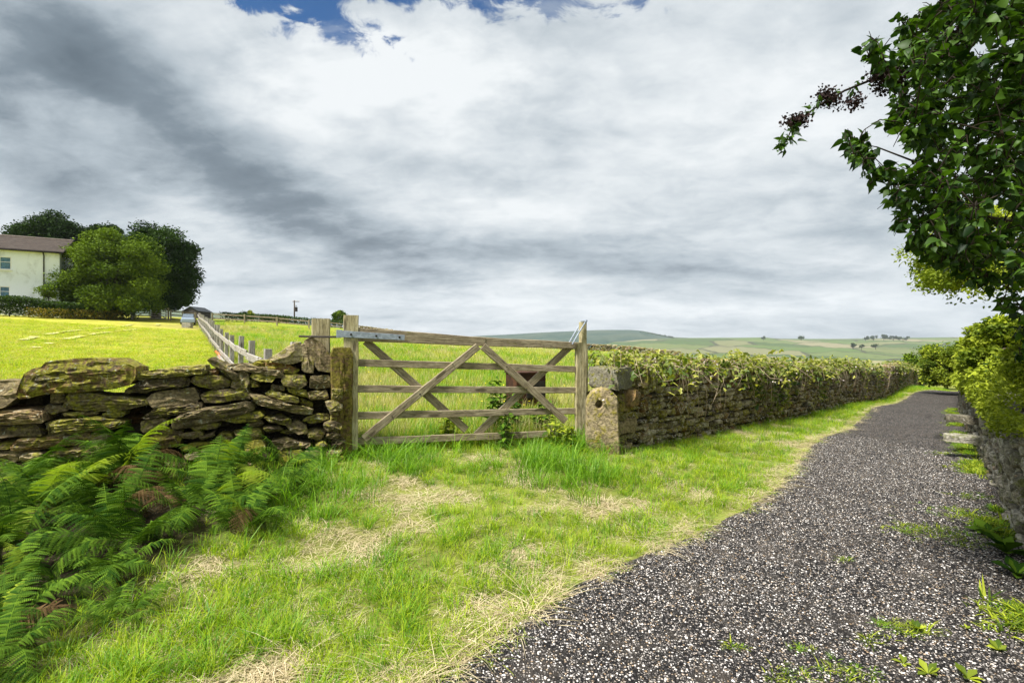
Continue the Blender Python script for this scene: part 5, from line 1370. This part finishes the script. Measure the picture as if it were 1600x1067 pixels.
    for j, l in enumerate(leaves):
        if id(l) in part_ids: continue
        p, ax, sz = l; s, a, nn = basis(ax); V, F = shapes[j % 4]; B = np.array((s, a, nn)); W = (V * sz) @ B + np.array(p - o)
        VV.append(W); FF.append(F + off); TT.append(np.full(len(W), rs.rand())); off += len(W)
    link('foliage', mesh_np('foliage', np.concatenate(VV), np.concatenate(FF), M_lilac, True, np.concatenate(TT)), root, None, 'stuff')
lilac()

# ------------------------------------------------------------------ bracken
def frond_mesh(seed, L=1.0, droop=.5, mat=M_fern, npin=20):
    rs = np.random.RandomState(seed); V = []; F = []; T = []
    # spine in local x (length) / z (height)
    ts = np.linspace(0, 1, 26); sp = []
    x = 0; z = 0; ang = 1.25
    for i in range(26):
        sp.append((x, (rs.randn() * .0), z)); ang -= droop * (0.035 + .11 * (i / 25) ** 1.5); x += math.cos(ang) * L / 25; z += math.sin(ang) * L / 25
    sp = np.array(sp)
    def strip(a, b, w, t):
        k = len(V); d = np.array(b) - np.array(a); n = np.cross(d, (0, 0, 1.0)); n = n / (np.linalg.norm(n) + 1e-9) * w
        V.extend([np.array(a) - n, np.array(a) + n, np.array(b) + n * .5, np.array(b) - n * .5]); F.append((k, k + 1, k + 2, k + 3)); T.extend([t] * 4)
    for i in range(25): strip(sp[i], sp[i + 1], .004, .1)
    for i in range(npin):
        t = .24 + .76 * (i / npin) ; idx = t * 25; q = min(int(idx), 24); f = idx - q; p = sp[q] * (1 - f) + sp[min(q + 1, 25)] * f
        d = sp[min(q + 1, 25)] - sp[q]; d /= np.linalg.norm(d); nrm = np.cross(d, (0, 1, 0)); nrm = -nrm / np.linalg.norm(nrm)
        prof = math.sin(min(1, (1 - t) / .72) * math.pi / 2) ** .9; pl = L * .215 * prof * rs.uniform(.85, 1.12) + .01
        for sgn in (-1, 1):
            dirp = np.array((0, sgn, 0)) * .92 + d * rs.uniform(.30, .48) - np.array((0, 0, 1)) * rs.uniform(.0, .35)
            dirp /= np.linalg.norm(dirp); m = max(4, int(pl / .016))
            up = np.cross(dirp, d) * sgn; up /= np.linalg.norm(up)
            if up[2] < 0: up = -up
            fwd = np.cross(up, dirp); 
            if fwd.dot(d) < 0: fwd = -fwd
            prev = p
            tv = np.clip(.35 + .3 * rs.randn(), 0, .99)
            for k in range(m):
                u0 = (k + .2) / m; c0 = p + dirp * pl * u0 - np.array((0, 0, 1)) * pl * .28 * u0 ** 2
                ll = min(pl * .12, .017) * (1 - u0) ** .6 + .003; wd = pl / m * .43
                for s2 in (-1, 1):
                    tipd = fwd * s2 * .95 + dirp * .35; a = c0 - dirp * wd; b = c0 + dirp * wd; e = c0 + tipd * ll - up * ll * .15
                    j = len(V); V.extend([a, b, e + dirp * wd * .5, e - dirp * wd * .5]); F.append((j, j + 1, j + 2, j + 3)); T.extend([tv] * 4)
            strip(p, p + dirp * pl - np.array((0, 0, 1)) * pl * .28, .0018, tv)
    return mesh_np('frond', np.array(V), np.array(F), mat, False, np.array(T))
def ferns():
    A = [frond_mesh(200 + i, 1.0, d, M_fern) for i, d in enumerate((.7, 1.0, 1.3, 1.6, 2.0, .5))]
    Bm = [frond_mesh(220 + i, 1.0, d, M_fern2) for i, d in enumerate((.7, 1.2))]
    Dm = frond_mesh(240, 1.0, 1.9, M_fern3)
    rs = np.random.RandomState(140)
    plants = [ # x, y, size, n, label
     (-4.05, 4.25, .80, 9, 'bracken fern against the wall at the far left edge'), (-3.55, 4.42, .62, 8, 'low bracken fern under the long mossy stone'), (-3.45, 4.55, 1.0, 8, 'tallest bracken fern standing up against the wall'),
     (-2.62, 4.55, .80, 8, 'bracken fern under the rusty red wall stones'), (-2.15, 4.85, .66, 8, 'bracken fern nearest the stone gatepost slab'), (-3.55, 3.80, .84, 9, 'bracken fern with a bright yellow young frond'),
     (-3.0, 3.85, .78, 9, 'bracken fern in the middle of the bank'), (-2.45, 3.95, .84, 10, 'spreading bracken fern reaching toward the grass'), (-3.2, 3.25, .78, 9, 'dark bracken fern low on the left of the bank'),
     (-2.55, 3.3, .78, 10, 'bracken fern with long arching fronds beside the dry grass'), (-2.75, 2.8, .66, 8, 'bracken fern in the shade near the bottom left corner'), (-2.0, 4.35, .60, 7, 'small bracken fern leaning over the lush grass'),
     (-1.95, 3.72, .62, 7, 'bracken fern at the right edge of the clump'), (-2.35, 3.0, .55, 8, 'small sparse bracken fern at the foot of the bank'), (-3.7, 3.3, .8, 7, 'bracken fern cut by the left edge of the view'), (-3.35,2.75,.7,8,'lowest bracken fern at the left edge'), (-2.95, 2.3, .6, 8, 'shaded bracken fern in the bottom left corner'), (-2.45, 2.5, .5, 8, 'low bracken fern beside the dry grass in the bottom left'), (-2.2, 2.2, .5, 8, 'bracken fern at the very bottom left of the bank'), (-2.6, 2.05, .5, 8, 'bracken fern cut by the bottom left corner'), (-2.0, 2.62, .36, 5, 'smallest low bracken fern at the lower edge of the clump')]
    for i, (x, y, sz, n, lb) in enumerate(plants):
        z = g1(x, y); root = empty('bracken_fern', (x, y, z), 0, lb, 'fern', 'bracken ferns below the tumbledown wall')
        for k in range(n + 11):
            yaw = 2 * math.pi * k / (n + 11) + rs.uniform(-.4, .4); yng = (i in (5,) and k in (2, 6)) or rs.rand() < .05
            me = Bm[k % 2] if yng else A[rs.randint(6)]
            dead = not yng and rs.rand() < .07
            f = link('frond', Dm if dead else me, root)
            if dead: f['label'] = 'dead brown frond'
            if yng: f['label'] = 'bright yellow green young frond'
            if i == 2 and k < 3: pitch = -.15; s = sz * .85
            else: pitch = rs.uniform(-.35, .35); s = sz * rs.uniform(.5, .92)
            f.rotation_euler = (rs.uniform(-.35, .35), pitch, yaw); f.scale = (s, s, s)
            f.location = (rs.uniform(-.1, .1), rs.uniform(-.1, .1), 0.0)
ferns()

# ------------------------------------------------------------------ grass (instanced tufts)
def tuft(name, n, h, spread, lean, w, mat, seed, flat=0., seedhead=False, tip=None):
    rs = np.random.RandomState(seed); V = []; F = []; T = []
    for i in range(n):
        a = rs.rand() * 6.283; r = spread * math.sqrt(rs.rand()); x, y = math.cos(a) * r, math.sin(a) * r; yaw = a + rs.randn() * .9; hh = h * rs.uniform(.45, 1.15); ln = lean * rs.uniform(.3, 1.6)
        dx, dy = math.cos(yaw), math.sin(yaw); sx, sy = -dy * w, dx * w; k = len(V); t = rs.rand() * .6
        for j, u in enumerate((0, .35, .7)):
            ww = (1 - u * .55); o = ln * hh * u ** 1.8; zz = hh * u * (1 - flat) - (hh * ln * .25 * u * u)
            V += [(x + dx * o - sx * ww, y + dy * o - sy * ww, zz), (x + dx * o + sx * ww, y + dy * o + sy * ww, zz)]
        V.append((x + dx * ln * hh, y + dy * ln * hh, hh * (1 - flat) - hh * ln * .3)); T += [t] * 7
        F += [(k, k + 1, k + 3), (k, k + 3, k + 2), (k + 2, k + 3, k + 5), (k + 2, k + 5, k + 4), (k + 4, k + 5, k + 6)]
    me = mesh_np(name, V, np.array(F), mat, False, np.array(T))
    return bpy.data.objects.new(name, me)
def scatter(name, label, X, Y, scl, idx, protos, seed, zoff=0., tiltamt=.12, squash=None):
    rs = np.random.RandomState(seed); n = len(X); Z = gz(X, Y) + zoff
    me = bpy.data.meshes.new(name); me.vertices.add(n); me.vertices.foreach_set('co', np.stack([X, Y, Z], 1).astype(np.float32).ravel())
    rot = np.stack([rs.randn(n) * tiltamt, rs.randn(n) * tiltamt, rs.rand(n) * 6.283], 1).astype(np.float32)
    a = me.attributes.new('rot', 'FLOAT_VECTOR', 'POINT'); a.data.foreach_set('vector', rot.ravel())
    sv = np.stack([scl, scl, scl * (squash if squash is not None else 1)], 1).astype(np.float32)
    a = me.attributes.new('scl', 'FLOAT_VECTOR', 'POINT'); a.data.foreach_set('vector', sv.ravel())
    a = me.attributes.new('idx', 'INT', 'POINT'); a.data.foreach_set('value', np.asarray(idx, np.int32))
    col = bpy.data.collections.new(name + '_kinds')
    for p in protos: col.objects.link(p)
    o = link(name, me, None, None, 'stuff'); o['label'] = label
    gt = bpy.data.node_groups.new(name + '_scatter', 'GeometryNodeTree')
    gt.interface.new_socket('Geometry', in_out='INPUT', socket_type='NodeSocketGeometry'); gt.interface.new_socket('Geometry', in_out='OUTPUT', socket_type='NodeSocketGeometry')
    i_ = gt.nodes.new('NodeGroupInput'); o_ = gt.nodes.new('NodeGroupOutput'); ip = gt.nodes.new('GeometryNodeInstanceOnPoints'); ci = gt.nodes.new('GeometryNodeCollectionInfo')
    ci.inputs['Collection'].default_value = col; ci.inputs['Separate Children'].default_value = True; ci.inputs['Reset Children'].default_value = True
    def na(nm, dt):
        q = gt.nodes.new('GeometryNodeInputNamedAttribute'); q.data_type = dt; q.inputs[0].default_value = nm; return q.outputs[0]
    Lk = gt.links.new; Lk(i_.outputs[0], ip.inputs['Points']); Lk(ci.outputs[0], ip.inputs['Instance']); ip.inputs['Pick Instance'].default_value = True
    Lk(na('idx', 'INT'), ip.inputs['Instance Index']); Lk(na('rot', 'FLOAT_VECTOR'), ip.inputs['Rotation']); Lk(na('scl', 'FLOAT_VECTOR'), ip.inputs['Scale']); Lk(ip.outputs[0], o_.inputs[0])
    md = o.modifiers.new('scatter', 'NODES'); md.node_group = gt
    return o
def behind_walls(X, Y):
    gl = (Y - 5.62) - (X + 1.75) * (1.0 / 2.62)
    d = np.where(X > 1.33, 0, gl)
    wl = np.array([0.0]); xs = np.array([q[0] for q in WALL_L]); ys = np.array([q[1] for q in WALL_L])
    wy = Y - np.interp(X, xs, ys)
    return np.where(X > 1.2, wy, gl)
def grasses():
    rs = np.random.RandomState(150)
    # --- verge
    n = 120000; Y = 1.7 + 30 * rs.rand(n) ** 2.1; X = rs.uniform(-4.2, 24, n)
    bw = behind_walls(X, Y); pathl = np.interp(Y, [q[1] for q in PATH_L], [q[0] for q in PATH_L])
    edge = edge_x(Y); pathl = edge
    ok = (bw < np.where((X > -1.7) & (X < .9), .10, -.02)) & (X < edge + .16 * rs.rand(n) ** 3 + .01) & (X > -Y * 1.15 - .5)
    ok &= rs.rand(n) > 1.15 * np.exp(-((X + 2.95) / 1.0) ** 4 - ((Y - 3.4) / 1.6) ** 4) - .1
    dist = np.hypot(X, Y); ok &= rs.rand(n) < np.clip(1.35 - dist * .012, .2, 1)
    X, Y, bw, pathl = X[ok], Y[ok], bw[ok], pathl[ok]; n = len(X)
    pn = vnoise(X, Y, 1.25, 71, 4); pn2 = vnoise(X, Y, 3.5, 72, 3); dedge = pathl - X
    # photograph's worn straw patches: centre of the verge
    cz_ = np.exp(-(((X + .9) / .9) ** 2 + ((Y - 4.3) / .9) ** 2)) + .8 * np.exp(-(((X - .3) / .8) ** 2 + ((Y - 4.6) / .45) ** 2)) + .7 * np.exp(-(((X - 2.6) / 1.1) ** 2 + ((Y - 6.6) / .5) ** 2)) + .6 * np.exp(-(((X + 1.6) / .5) ** 2 + ((Y - 3.2) / .8) ** 2))
    dry = pn + .26 * cz_ + .14 * np.exp(-(dedge / .18) ** 2) - .05
    isdry = dry + (pn2 - .5) * .8 > .685
    lush = 1.3 * np.exp(-(((X - .55) / .42) ** 2 + ((Y - 5.3) / .4) ** 2)) + np.exp(-(((X + 1.15) / .35) ** 2 + ((Y - 5.45) / .3) ** 2)) + .8 * np.exp(-(((X + 1.75) / .4) ** 2 + ((Y - 4.6) / .6) ** 2)) + 1.0 * np.exp(-((bw + .02) / .16) ** 2) * (X < 1.2) * ((X < -1.45) | (X > .25)) + 1.0 * np.exp(-(((X - .55) / .42) ** 2 + ((Y - 6.3) / .25) ** 2))
    pr = [tuft('grass_tuft_a', 17, .12, .07, .8, .0028, M_grass, 1), tuft('grass_tuft_b', 17, .15, .08, 1.0, .0030, M_grass, 2), tuft('grass_tuft_c', 15, .17, .07, .7, .0032, M_grass2, 3), tuft('grass_tuft_d', 13, .20, .07, 1.2, .0034, M_grass2, 4),
          tuft('grass_tuft_e', 16, .34, .09, .6, .0042, M_grass2, 5), tuft('grass_tuft_f', 16, .42, .10, .9, .0044, M_grass2, 6), tuft('grass_tuft_g', 17, .13, .10, 1.6, .0022, M_straw, 7, .55), tuft('grass_tuft_h', 20, .12, .12, 2.0, .0021, M_straw, 8, .7)]
    u = rs.rand(n)
    idx = np.where(u < .45, 0, np.where(u < .72, 1, np.where(u < .88, 2, 3)))
    lushy = rs.rand(n) < np.clip(lush, 0, 1) * .75; idx = np.where(lushy, np.where(rs.rand(n) < .55, 4, 5), idx)
    idx = np.where(isdry & ~lushy, np.where(rs.rand(n) < .5, 6, 7), idx); idx = np.where(rs.rand(n) < .20, 6, idx)
    keep = np.ones(n, bool); scl = (.34 + .68 * pn2) * np.clip(.85 + .35 * pn, .8, 1.3) * np.clip(1 + (np.hypot(X, Y) - 8) * .04, 1, 1.9)
    scl *= np.clip(.55 + dedge / .5, .5, 1.0); scl = np.where(idx >= 6, scl * .95, scl)
    scatter('verge_grass', 'rough green and dry grass on the verge before the gate and along the wall', X[keep], Y[keep], scl[keep], idx[keep], pr, 151)
    # dry litter along the path edge
    n2_ = 3200; Y2 = 1.7 + 22 * rs.rand(n2_) ** 1.9; X2 = edge_x(Y2) + rs.randn(n2_) * .10 - .03; k2 = vnoise(X2, Y2, 2.2, 77, 3) > .42; X2, Y2 = X2[k2], Y2[k2]
    pr2 = [tuft('litter_tuft_a', 16, .10, .07, 2.2, .002, M_straw, 9, .85), tuft('litter_tuft_b', 14, .09, .06, 1.5, .0016, M_grass, 10, .5)]
    scatter('dry_litter', 'dry stalks and short grass along the edge of the path', X2, Y2, .5 + .6 * rs.rand(len(X2)), (rs.rand(len(X2)) < .35).astype(int), pr2, 155, .02, .2)
    # --- meadow behind the gate and wall
    n = 60000; Y = 5.7 + 50 * rs.rand(n) ** 1.7; X = rs.uniform(-1, 1, n) * Y * 1.0 + 0; fd = FEN1 - FEN0
    side = (X - FEN0[0]) * fd[1] - (Y - FEN0[1]) * fd[0]
    ok = (side > 0) & (behind_walls(X, Y) > np.where(X > 1.2, .55, .12)) & (X < Y * .5) & (rs.rand(n) < np.clip(1.6 - Y * .025, .3, 1)); X, Y = X[ok], Y[ok]; n = len(X)
    pm = vnoise(X, Y, .35, 81, 4); dist = Y
    pr = [tuft('meadow_tuft_a', 22, .22, .12, .5, .003, M_meadow, 11), tuft('meadow_tuft_b', 20, .28, .12, .4, .003, M_meadow, 12), tuft('meadow_tuft_c', 22, .34, .14, .3, .0028, M_seed, 13), tuft('meadow_tuft_d', 18, .26, .12, .6, .0035, M_grass2, 14)]
    u = rs.rand(n) + (pm - .5) * 1.2; idx = np.where(u < .30, 3, np.where(u < .62, 0, np.where(u < .80, 1, 2)))
    scl = (.7 + .5 * rs.rand(n)) * np.clip(.9 + (dist - 8) * .05, .9, 3.0); sq = np.clip(1.0 - (dist - 8) * .022, .35, 1)
    scatter('meadow_grass', 'tall meadow grass in the field behind the gate', X, Y, scl, idx, pr, 152, 0, .1, sq)
    # short tufts on the mown field
    n = 26000; Y = 5.5 + 34 * rs.rand(n) ** 1.6; X = -rs.rand(n) * Y * 1.1; side = (X - FEN0[0]) * fd[1] - (Y - FEN0[1]) * fd[0]
    ok = (side < 0) & (behind_walls(X, Y) > .5); X, Y = X[ok], Y[ok]; n = len(X)
    pr = [tuft('mown_tuft_a', 22, .07, .16, 1.2, .004, M_meadow, 21), tuft('mown_tuft_b', 22, .09, .16, 1.4, .004, M_grass, 22), tuft('mown_tuft_c', 22, .05, .18, 2.2, .003, M_seed, 23, .4)]
    u = rs.rand(n); scatter('mown_grass', 'short yellow green grass of the mown field', X, Y, (.8 + .5 * rs.rand(n)) * np.clip(.8 + Y * .05, 1, 2.6), np.where(u < .45, 0, np.where(u < .65, 1, 2)), pr, 153, 0, .1, np.clip(1.2 - Y * .03, .4, 1))
    # buttercups
    n = 1500; Y = 8 + 30 * rs.rand(n); X = rs.uniform(-.6, .35, n) * Y; side = (X - FEN0[0]) * fd[1] - (Y - FEN0[1]) * fd[0]; ok = (side > 1) & (vnoise(X, Y, .3, 91) > .5); X, Y = X[ok], Y[ok]
    P = np.stack([X, Y, gz(X, Y) + rs.uniform(.2, .42, len(X))], 1); V, F, t = leaf_cloud(P, .035, rs, 1.0, 'diamond', aspect=1.0)
    tag(link('buttercups', mesh_np('buttercups', V, F, M_butter, False, t)), 'yellow buttercups dotted through the meadow', None, None, 'stuff')
    # loose chippings standing proud on the path
    n = 60000; Y = 1.9 + 7.0 * rs.rand(n) ** 1.4; X = rs.uniform(-.6, 6.3, n); ok = is_path(X, Y) & (X < Y * 1.05 + .3) & (X > edge_x(Y) + .10); X, Y = X[ok], Y[ok]; n = len(X)
    ch = []
    cols = [simple('chip_white', (.70, .66, .61), .6, 0, .2, 90), simple('chip_buff', (.36, .29, .20), .65, 0, .25, 90), simple('chip_black', (.02, .018, .018), .6, 0, .3, 90), simple('chip_grey', (.28, .25, .24), .6, 0, .3, 90)]
    for i in range(8):
        V, F, _ = unit_stone([(-.5, -.3), (.1, -.42), (.5, -.1), (.4, .35), (-.2, .45)], rs, 6); V = V[:, [0, 2, 1]] * np.array((.0095, .008, -.006)) * rs.uniform(.7, 1.2)
        ch.append(bpy.data.objects.new('chip_%s' % 'abcdefgh'[i], mesh_np('chip', V, F, cols[(0, 2, 1, 2, 3, 2, 0, 2)[i]], True)))
    scatter('gravel', 'loose black and pale stone chippings on the path', X, Y, rs.uniform(.75, 1.6, n), rs.randint(0, 8, n), ch, 154, .023, .35)
grasses()

# small plants on the path edge
def rosette(px, py, size, n, label, mat, name='broadleaf_weed', upright=.35, aspect=.5):
    Y = CZ * FPX / (py - 533.5); P = at(px, py, Y); z = g1(P.x, P.y) + .02; rs = np.random.RandomState(int(px + py)); root = empty(name, (P.x, P.y, z), 0, label, 'weed', 'small weeds on and beside the path')
    for k in range(n):
        V, F, t = leaf_cloud(np.zeros((1, 3)), 1.0, rs, 3.0, 'leaf', axis=np.array([[1, 0, 0]]), jitter=.0, aspect=aspect)
        T = np.array([(0, 0, 0), (.5 * aspect * .5, .25, .1), (.5 * aspect, .6, .12), (0, 1, .0), (-.5 * aspect, .6, .12), (-.25 * aspect, .25, .1), (0, .5, .05)])
        F = np.array([(0, 1, 6), (1, 2, 6), (2, 3, 6), (3, 4, 6), (4, 5, 6), (5, 0, 6)])
        me = mesh_np('leaf', T, F, mat, True); l = link('leaf', me, root); s = size * rs.uniform(.65, 1.1)
        l.rotation_euler = (rs.uniform(.1, .1 + upright * 2), rs.uniform(-.2, .2), 6.283 * k / n + rs.uniform(-.4, .4)); l.scale = (s, s, s)
for q in [(1572, 868, .20, 12, 'large leafy weed at the foot of the pale wall, near the right edge'), (1590, 905, .16, 9, 'dark leafed weed cut by the right edge below the wall'), (1545, 835, .15, 9, 'leafy weed growing against the wall stones'),
          (1450, 1052, .07, 6, 'pale green weed at the bottom edge, middle of three'), (1512, 1062, .08, 6, 'pale green weed at the bottom edge, right of three'), (1412, 1036, .05, 5, 'small weed at the bottom edge, left of three'),
          (1560, 1020, .06, 7, 'flat weed on the chippings in the lower right corner'), (1510, 985, .04, 5, 'tiny weed on the chippings below the wall'), (1432, 985, .07, 7, 'yellow green weed patch alone on the lower path')]:
    rosette(*q, M_small if q[1] > 980 else M_fern)
def edge_weeds():
    rs = np.random.RandomState(160); n = 2600; t = rs.rand(n); xs = np.array([q[0] for q in WALL_R]); ys = np.array([q[1] for q in WALL_R]); Y = 2.6 + 12 * rs.rand(n) ** 1.4; X = np.interp(Y, ys, xs) - np.abs(rs.randn(n)) * .13 - .05
    ok = (vnoise(X, Y, 1.1, 15) > .50) | ((np.abs(Y - 6.3) < .35)); X, Y = X[ok], Y[ok]; n = len(X)
    n0 = n
    # patches creeping on to the path
    cx = []; cy = []
    for (px, py, w) in [(1460, 830, .35), (1500, 800, .3), (1520, 775, .2), (1480, 698, .25), (1430, 985, .12), (1325, 1050, .14), (1240, 1055, .12), (1320, 875, .05), (1395, 980, .08), (1360, 1000, .07), (1250, 1010, .05), (1150, 1010, .05), (1430, 830, .2), (1500, 845, .25)]:
        Yc = CZ * FPX / (py - 533.5); k = int(50 * w / .2); cx.append((px - 800) / FPX * Yc + rs.randn(k) * w * .5); cy.append(Yc + rs.randn(k) * w * .35)
    X = np.r_[X, np.concatenate(cx)]; Y = np.r_[Y, np.concatenate(cy)]; n = len(X)
    pr = [tuft('weed_tuft_a', 12, .06, .04, 1.3, .003, M_grass2, 31), tuft('weed_tuft_b', 10, .08, .05, 1.5, .006, M_small, 32), tuft('weed_tuft_c', 12, .05, .05, 1.5, .003, M_grass, 33)]
    scatter('path_weeds', 'creeping weeds and grass at the foot of the pale wall and on the path', X, Y, np.where(np.arange(n) < n0, rs.uniform(.5, 1.2, n), rs.uniform(.25, .6, n)), rs.randint(0, 3, n), pr, 161, .015)
    # dry litter along the verge edge
edge_weeds()

# nettles at the gate
def nettles():
    rs = np.random.RandomState(170)
    for i, (px, py, Y, h, lb) in enumerate([(778, 640, 7.0, .78, 'tallest leafy nettle behind the gate, left of the rust brown box'), (792, 640, 7.2, .66, 'leafy nettle close beside the rust brown box'), (766, 645, 6.75, .5, 'shorter nettle left of the tallest nettle'), (806, 645, 6.9, .52, 'nettle in front of the rust brown box'), (850, 640, 6.9, .48, 'nettle behind the right brace of the gate'), (790, 655, 6.25, .42, 'nettle in front of the lower gate rails'), (865, 665, 6.2, .34, 'pale green nettle at the foot of the latch end'), (888, 670, 6.15, .30, 'pale green bramble shoot beside the stone stoop'), (697, 660, 6.3, .36, 'nettle growing through the lower bars at the gate middle')]):
        P = at(px, py, Y); z = g1(P.x, P.y); root = empty('nettle', (P.x, P.y, z), 0, lb, 'plant', 'nettles growing around the gate'); mb = MB(); PP = []; AX = []
        for s in range(6):
            a = rs.uniform(0, 6.28); r = rs.uniform(0, .09); hh = h * rs.uniform(.7, 1.05); b = Vector((math.cos(a) * r, math.sin(a) * r, 0)); t = b * 1.9 + Vector((0, 0, hh)); pts = [b, (b + t) / 2, t]; mb.tube(pts, [.004, .003, .002], 4)
            for k in range(int(hh / .045)):
                u = (k + 1) / (hh / .045); p = b * (1 - u) + t * u; an = k * 1.57 + a
                for q in (0, 3.14): PP.append(p); AX.append((math.cos(an + q), math.sin(an + q), -.25))
        mb.build('stems', M_stem, root)
        V, F, t = leaf_cloud(np.array([tuple(p) for p in PP]), .085, rs, 1.5, 'leaf', axis=np.array(AX), jitter=.15, aspect=.55)
        link('foliage', mesh_np('foliage', V, F, M_small if i > 5 else M_fern, False, t), root)
nettles()

# pale wheel tracks across the mown field
def tracks():
    m, N, p, _ = mat_new('worn_track'); pos = N.node('ShaderNodeNewGeometry').outputs['Position']; n = N.noise(pos, 1.2, 5, .6, .5)
    setc(N, p, N.mix(N.ss(n, .40, .56), (.40, .39, .06), (.47, .44, .20)), .95)
    for k, (a, b) in enumerate([((212, 505), (35, 534)), ((248, 507), (60, 545))]):
        A = at(*a, 50); B = at(*b, 1); 
        # walk the ground under those sight lines
        def hit(px, py):
            lo = None
            for Y in np.arange(8, 60, .1):
                if g1((px - 800) / FPX * Y, Y) > CZ - (py - 533.5) / FPX * Y: return Y
            return 55
        Ys = [hit(a[0] + (b[0] - a[0]) * t, a[1] + (b[1] - a[1]) * t) for t in (0, .5, 1)]
        V = []; F = []; n_ = 60
        P0 = np.array(((a[0] - 800) / FPX * Ys[0], Ys[0])); P1 = np.array(((b[0] - 800) / FPX * Ys[2], Ys[2])); d = (P1 - P0) / np.linalg.norm(P1 - P0); nn = np.array((-d[1], d[0]))
        for i in range(n_ + 1):
            q = P0 + (P1 - P0) * i / n_ + nn * math.sin(i * .1) * .4; w = .17 * (.5 + vnoise(np.array([i * .4]), np.array([k]), 1, 3)[0])
            for s in (-1, 1): e = q + nn * s * w; V.append((e[0], e[1], g1(*e) + .06))
            if i and vnoise(np.array([i * .22]), np.array([k * 9.]), 1, 8)[0] > .47: F.append((2 * i - 2, 2 * i - 1, 2 * i + 1, 2 * i))
        link('field_track', mesh_np('field_track', V, F, m, True), kind='structure')
tracks()

# ------------------------------------------------------------------ the air
def haze():
    mb = MB(); x, y0, y1, z0, z1 = 4300, -120, 4300, -60, 330
    mb.box((0, (y0 + y1) / 2, (z0 + z1) / 2), (2 * x, y1 - y0, z1 - z0))
    m = bpy.data.materials.new('haze'); m.use_nodes = True; N = NT(m.node_tree); N.n.clear(); out = N.node('ShaderNodeOutputMaterial')
    v = N.node('ShaderNodeVolumePrincipled'); v.inputs['Color'].default_value = (.86, .93, 1, 1); v.inputs['Density'].default_value = .00010
    N.l.new(v.outputs[0], out.inputs['Volume'])
    mb.build('haze', m, kind='stuff')
haze()
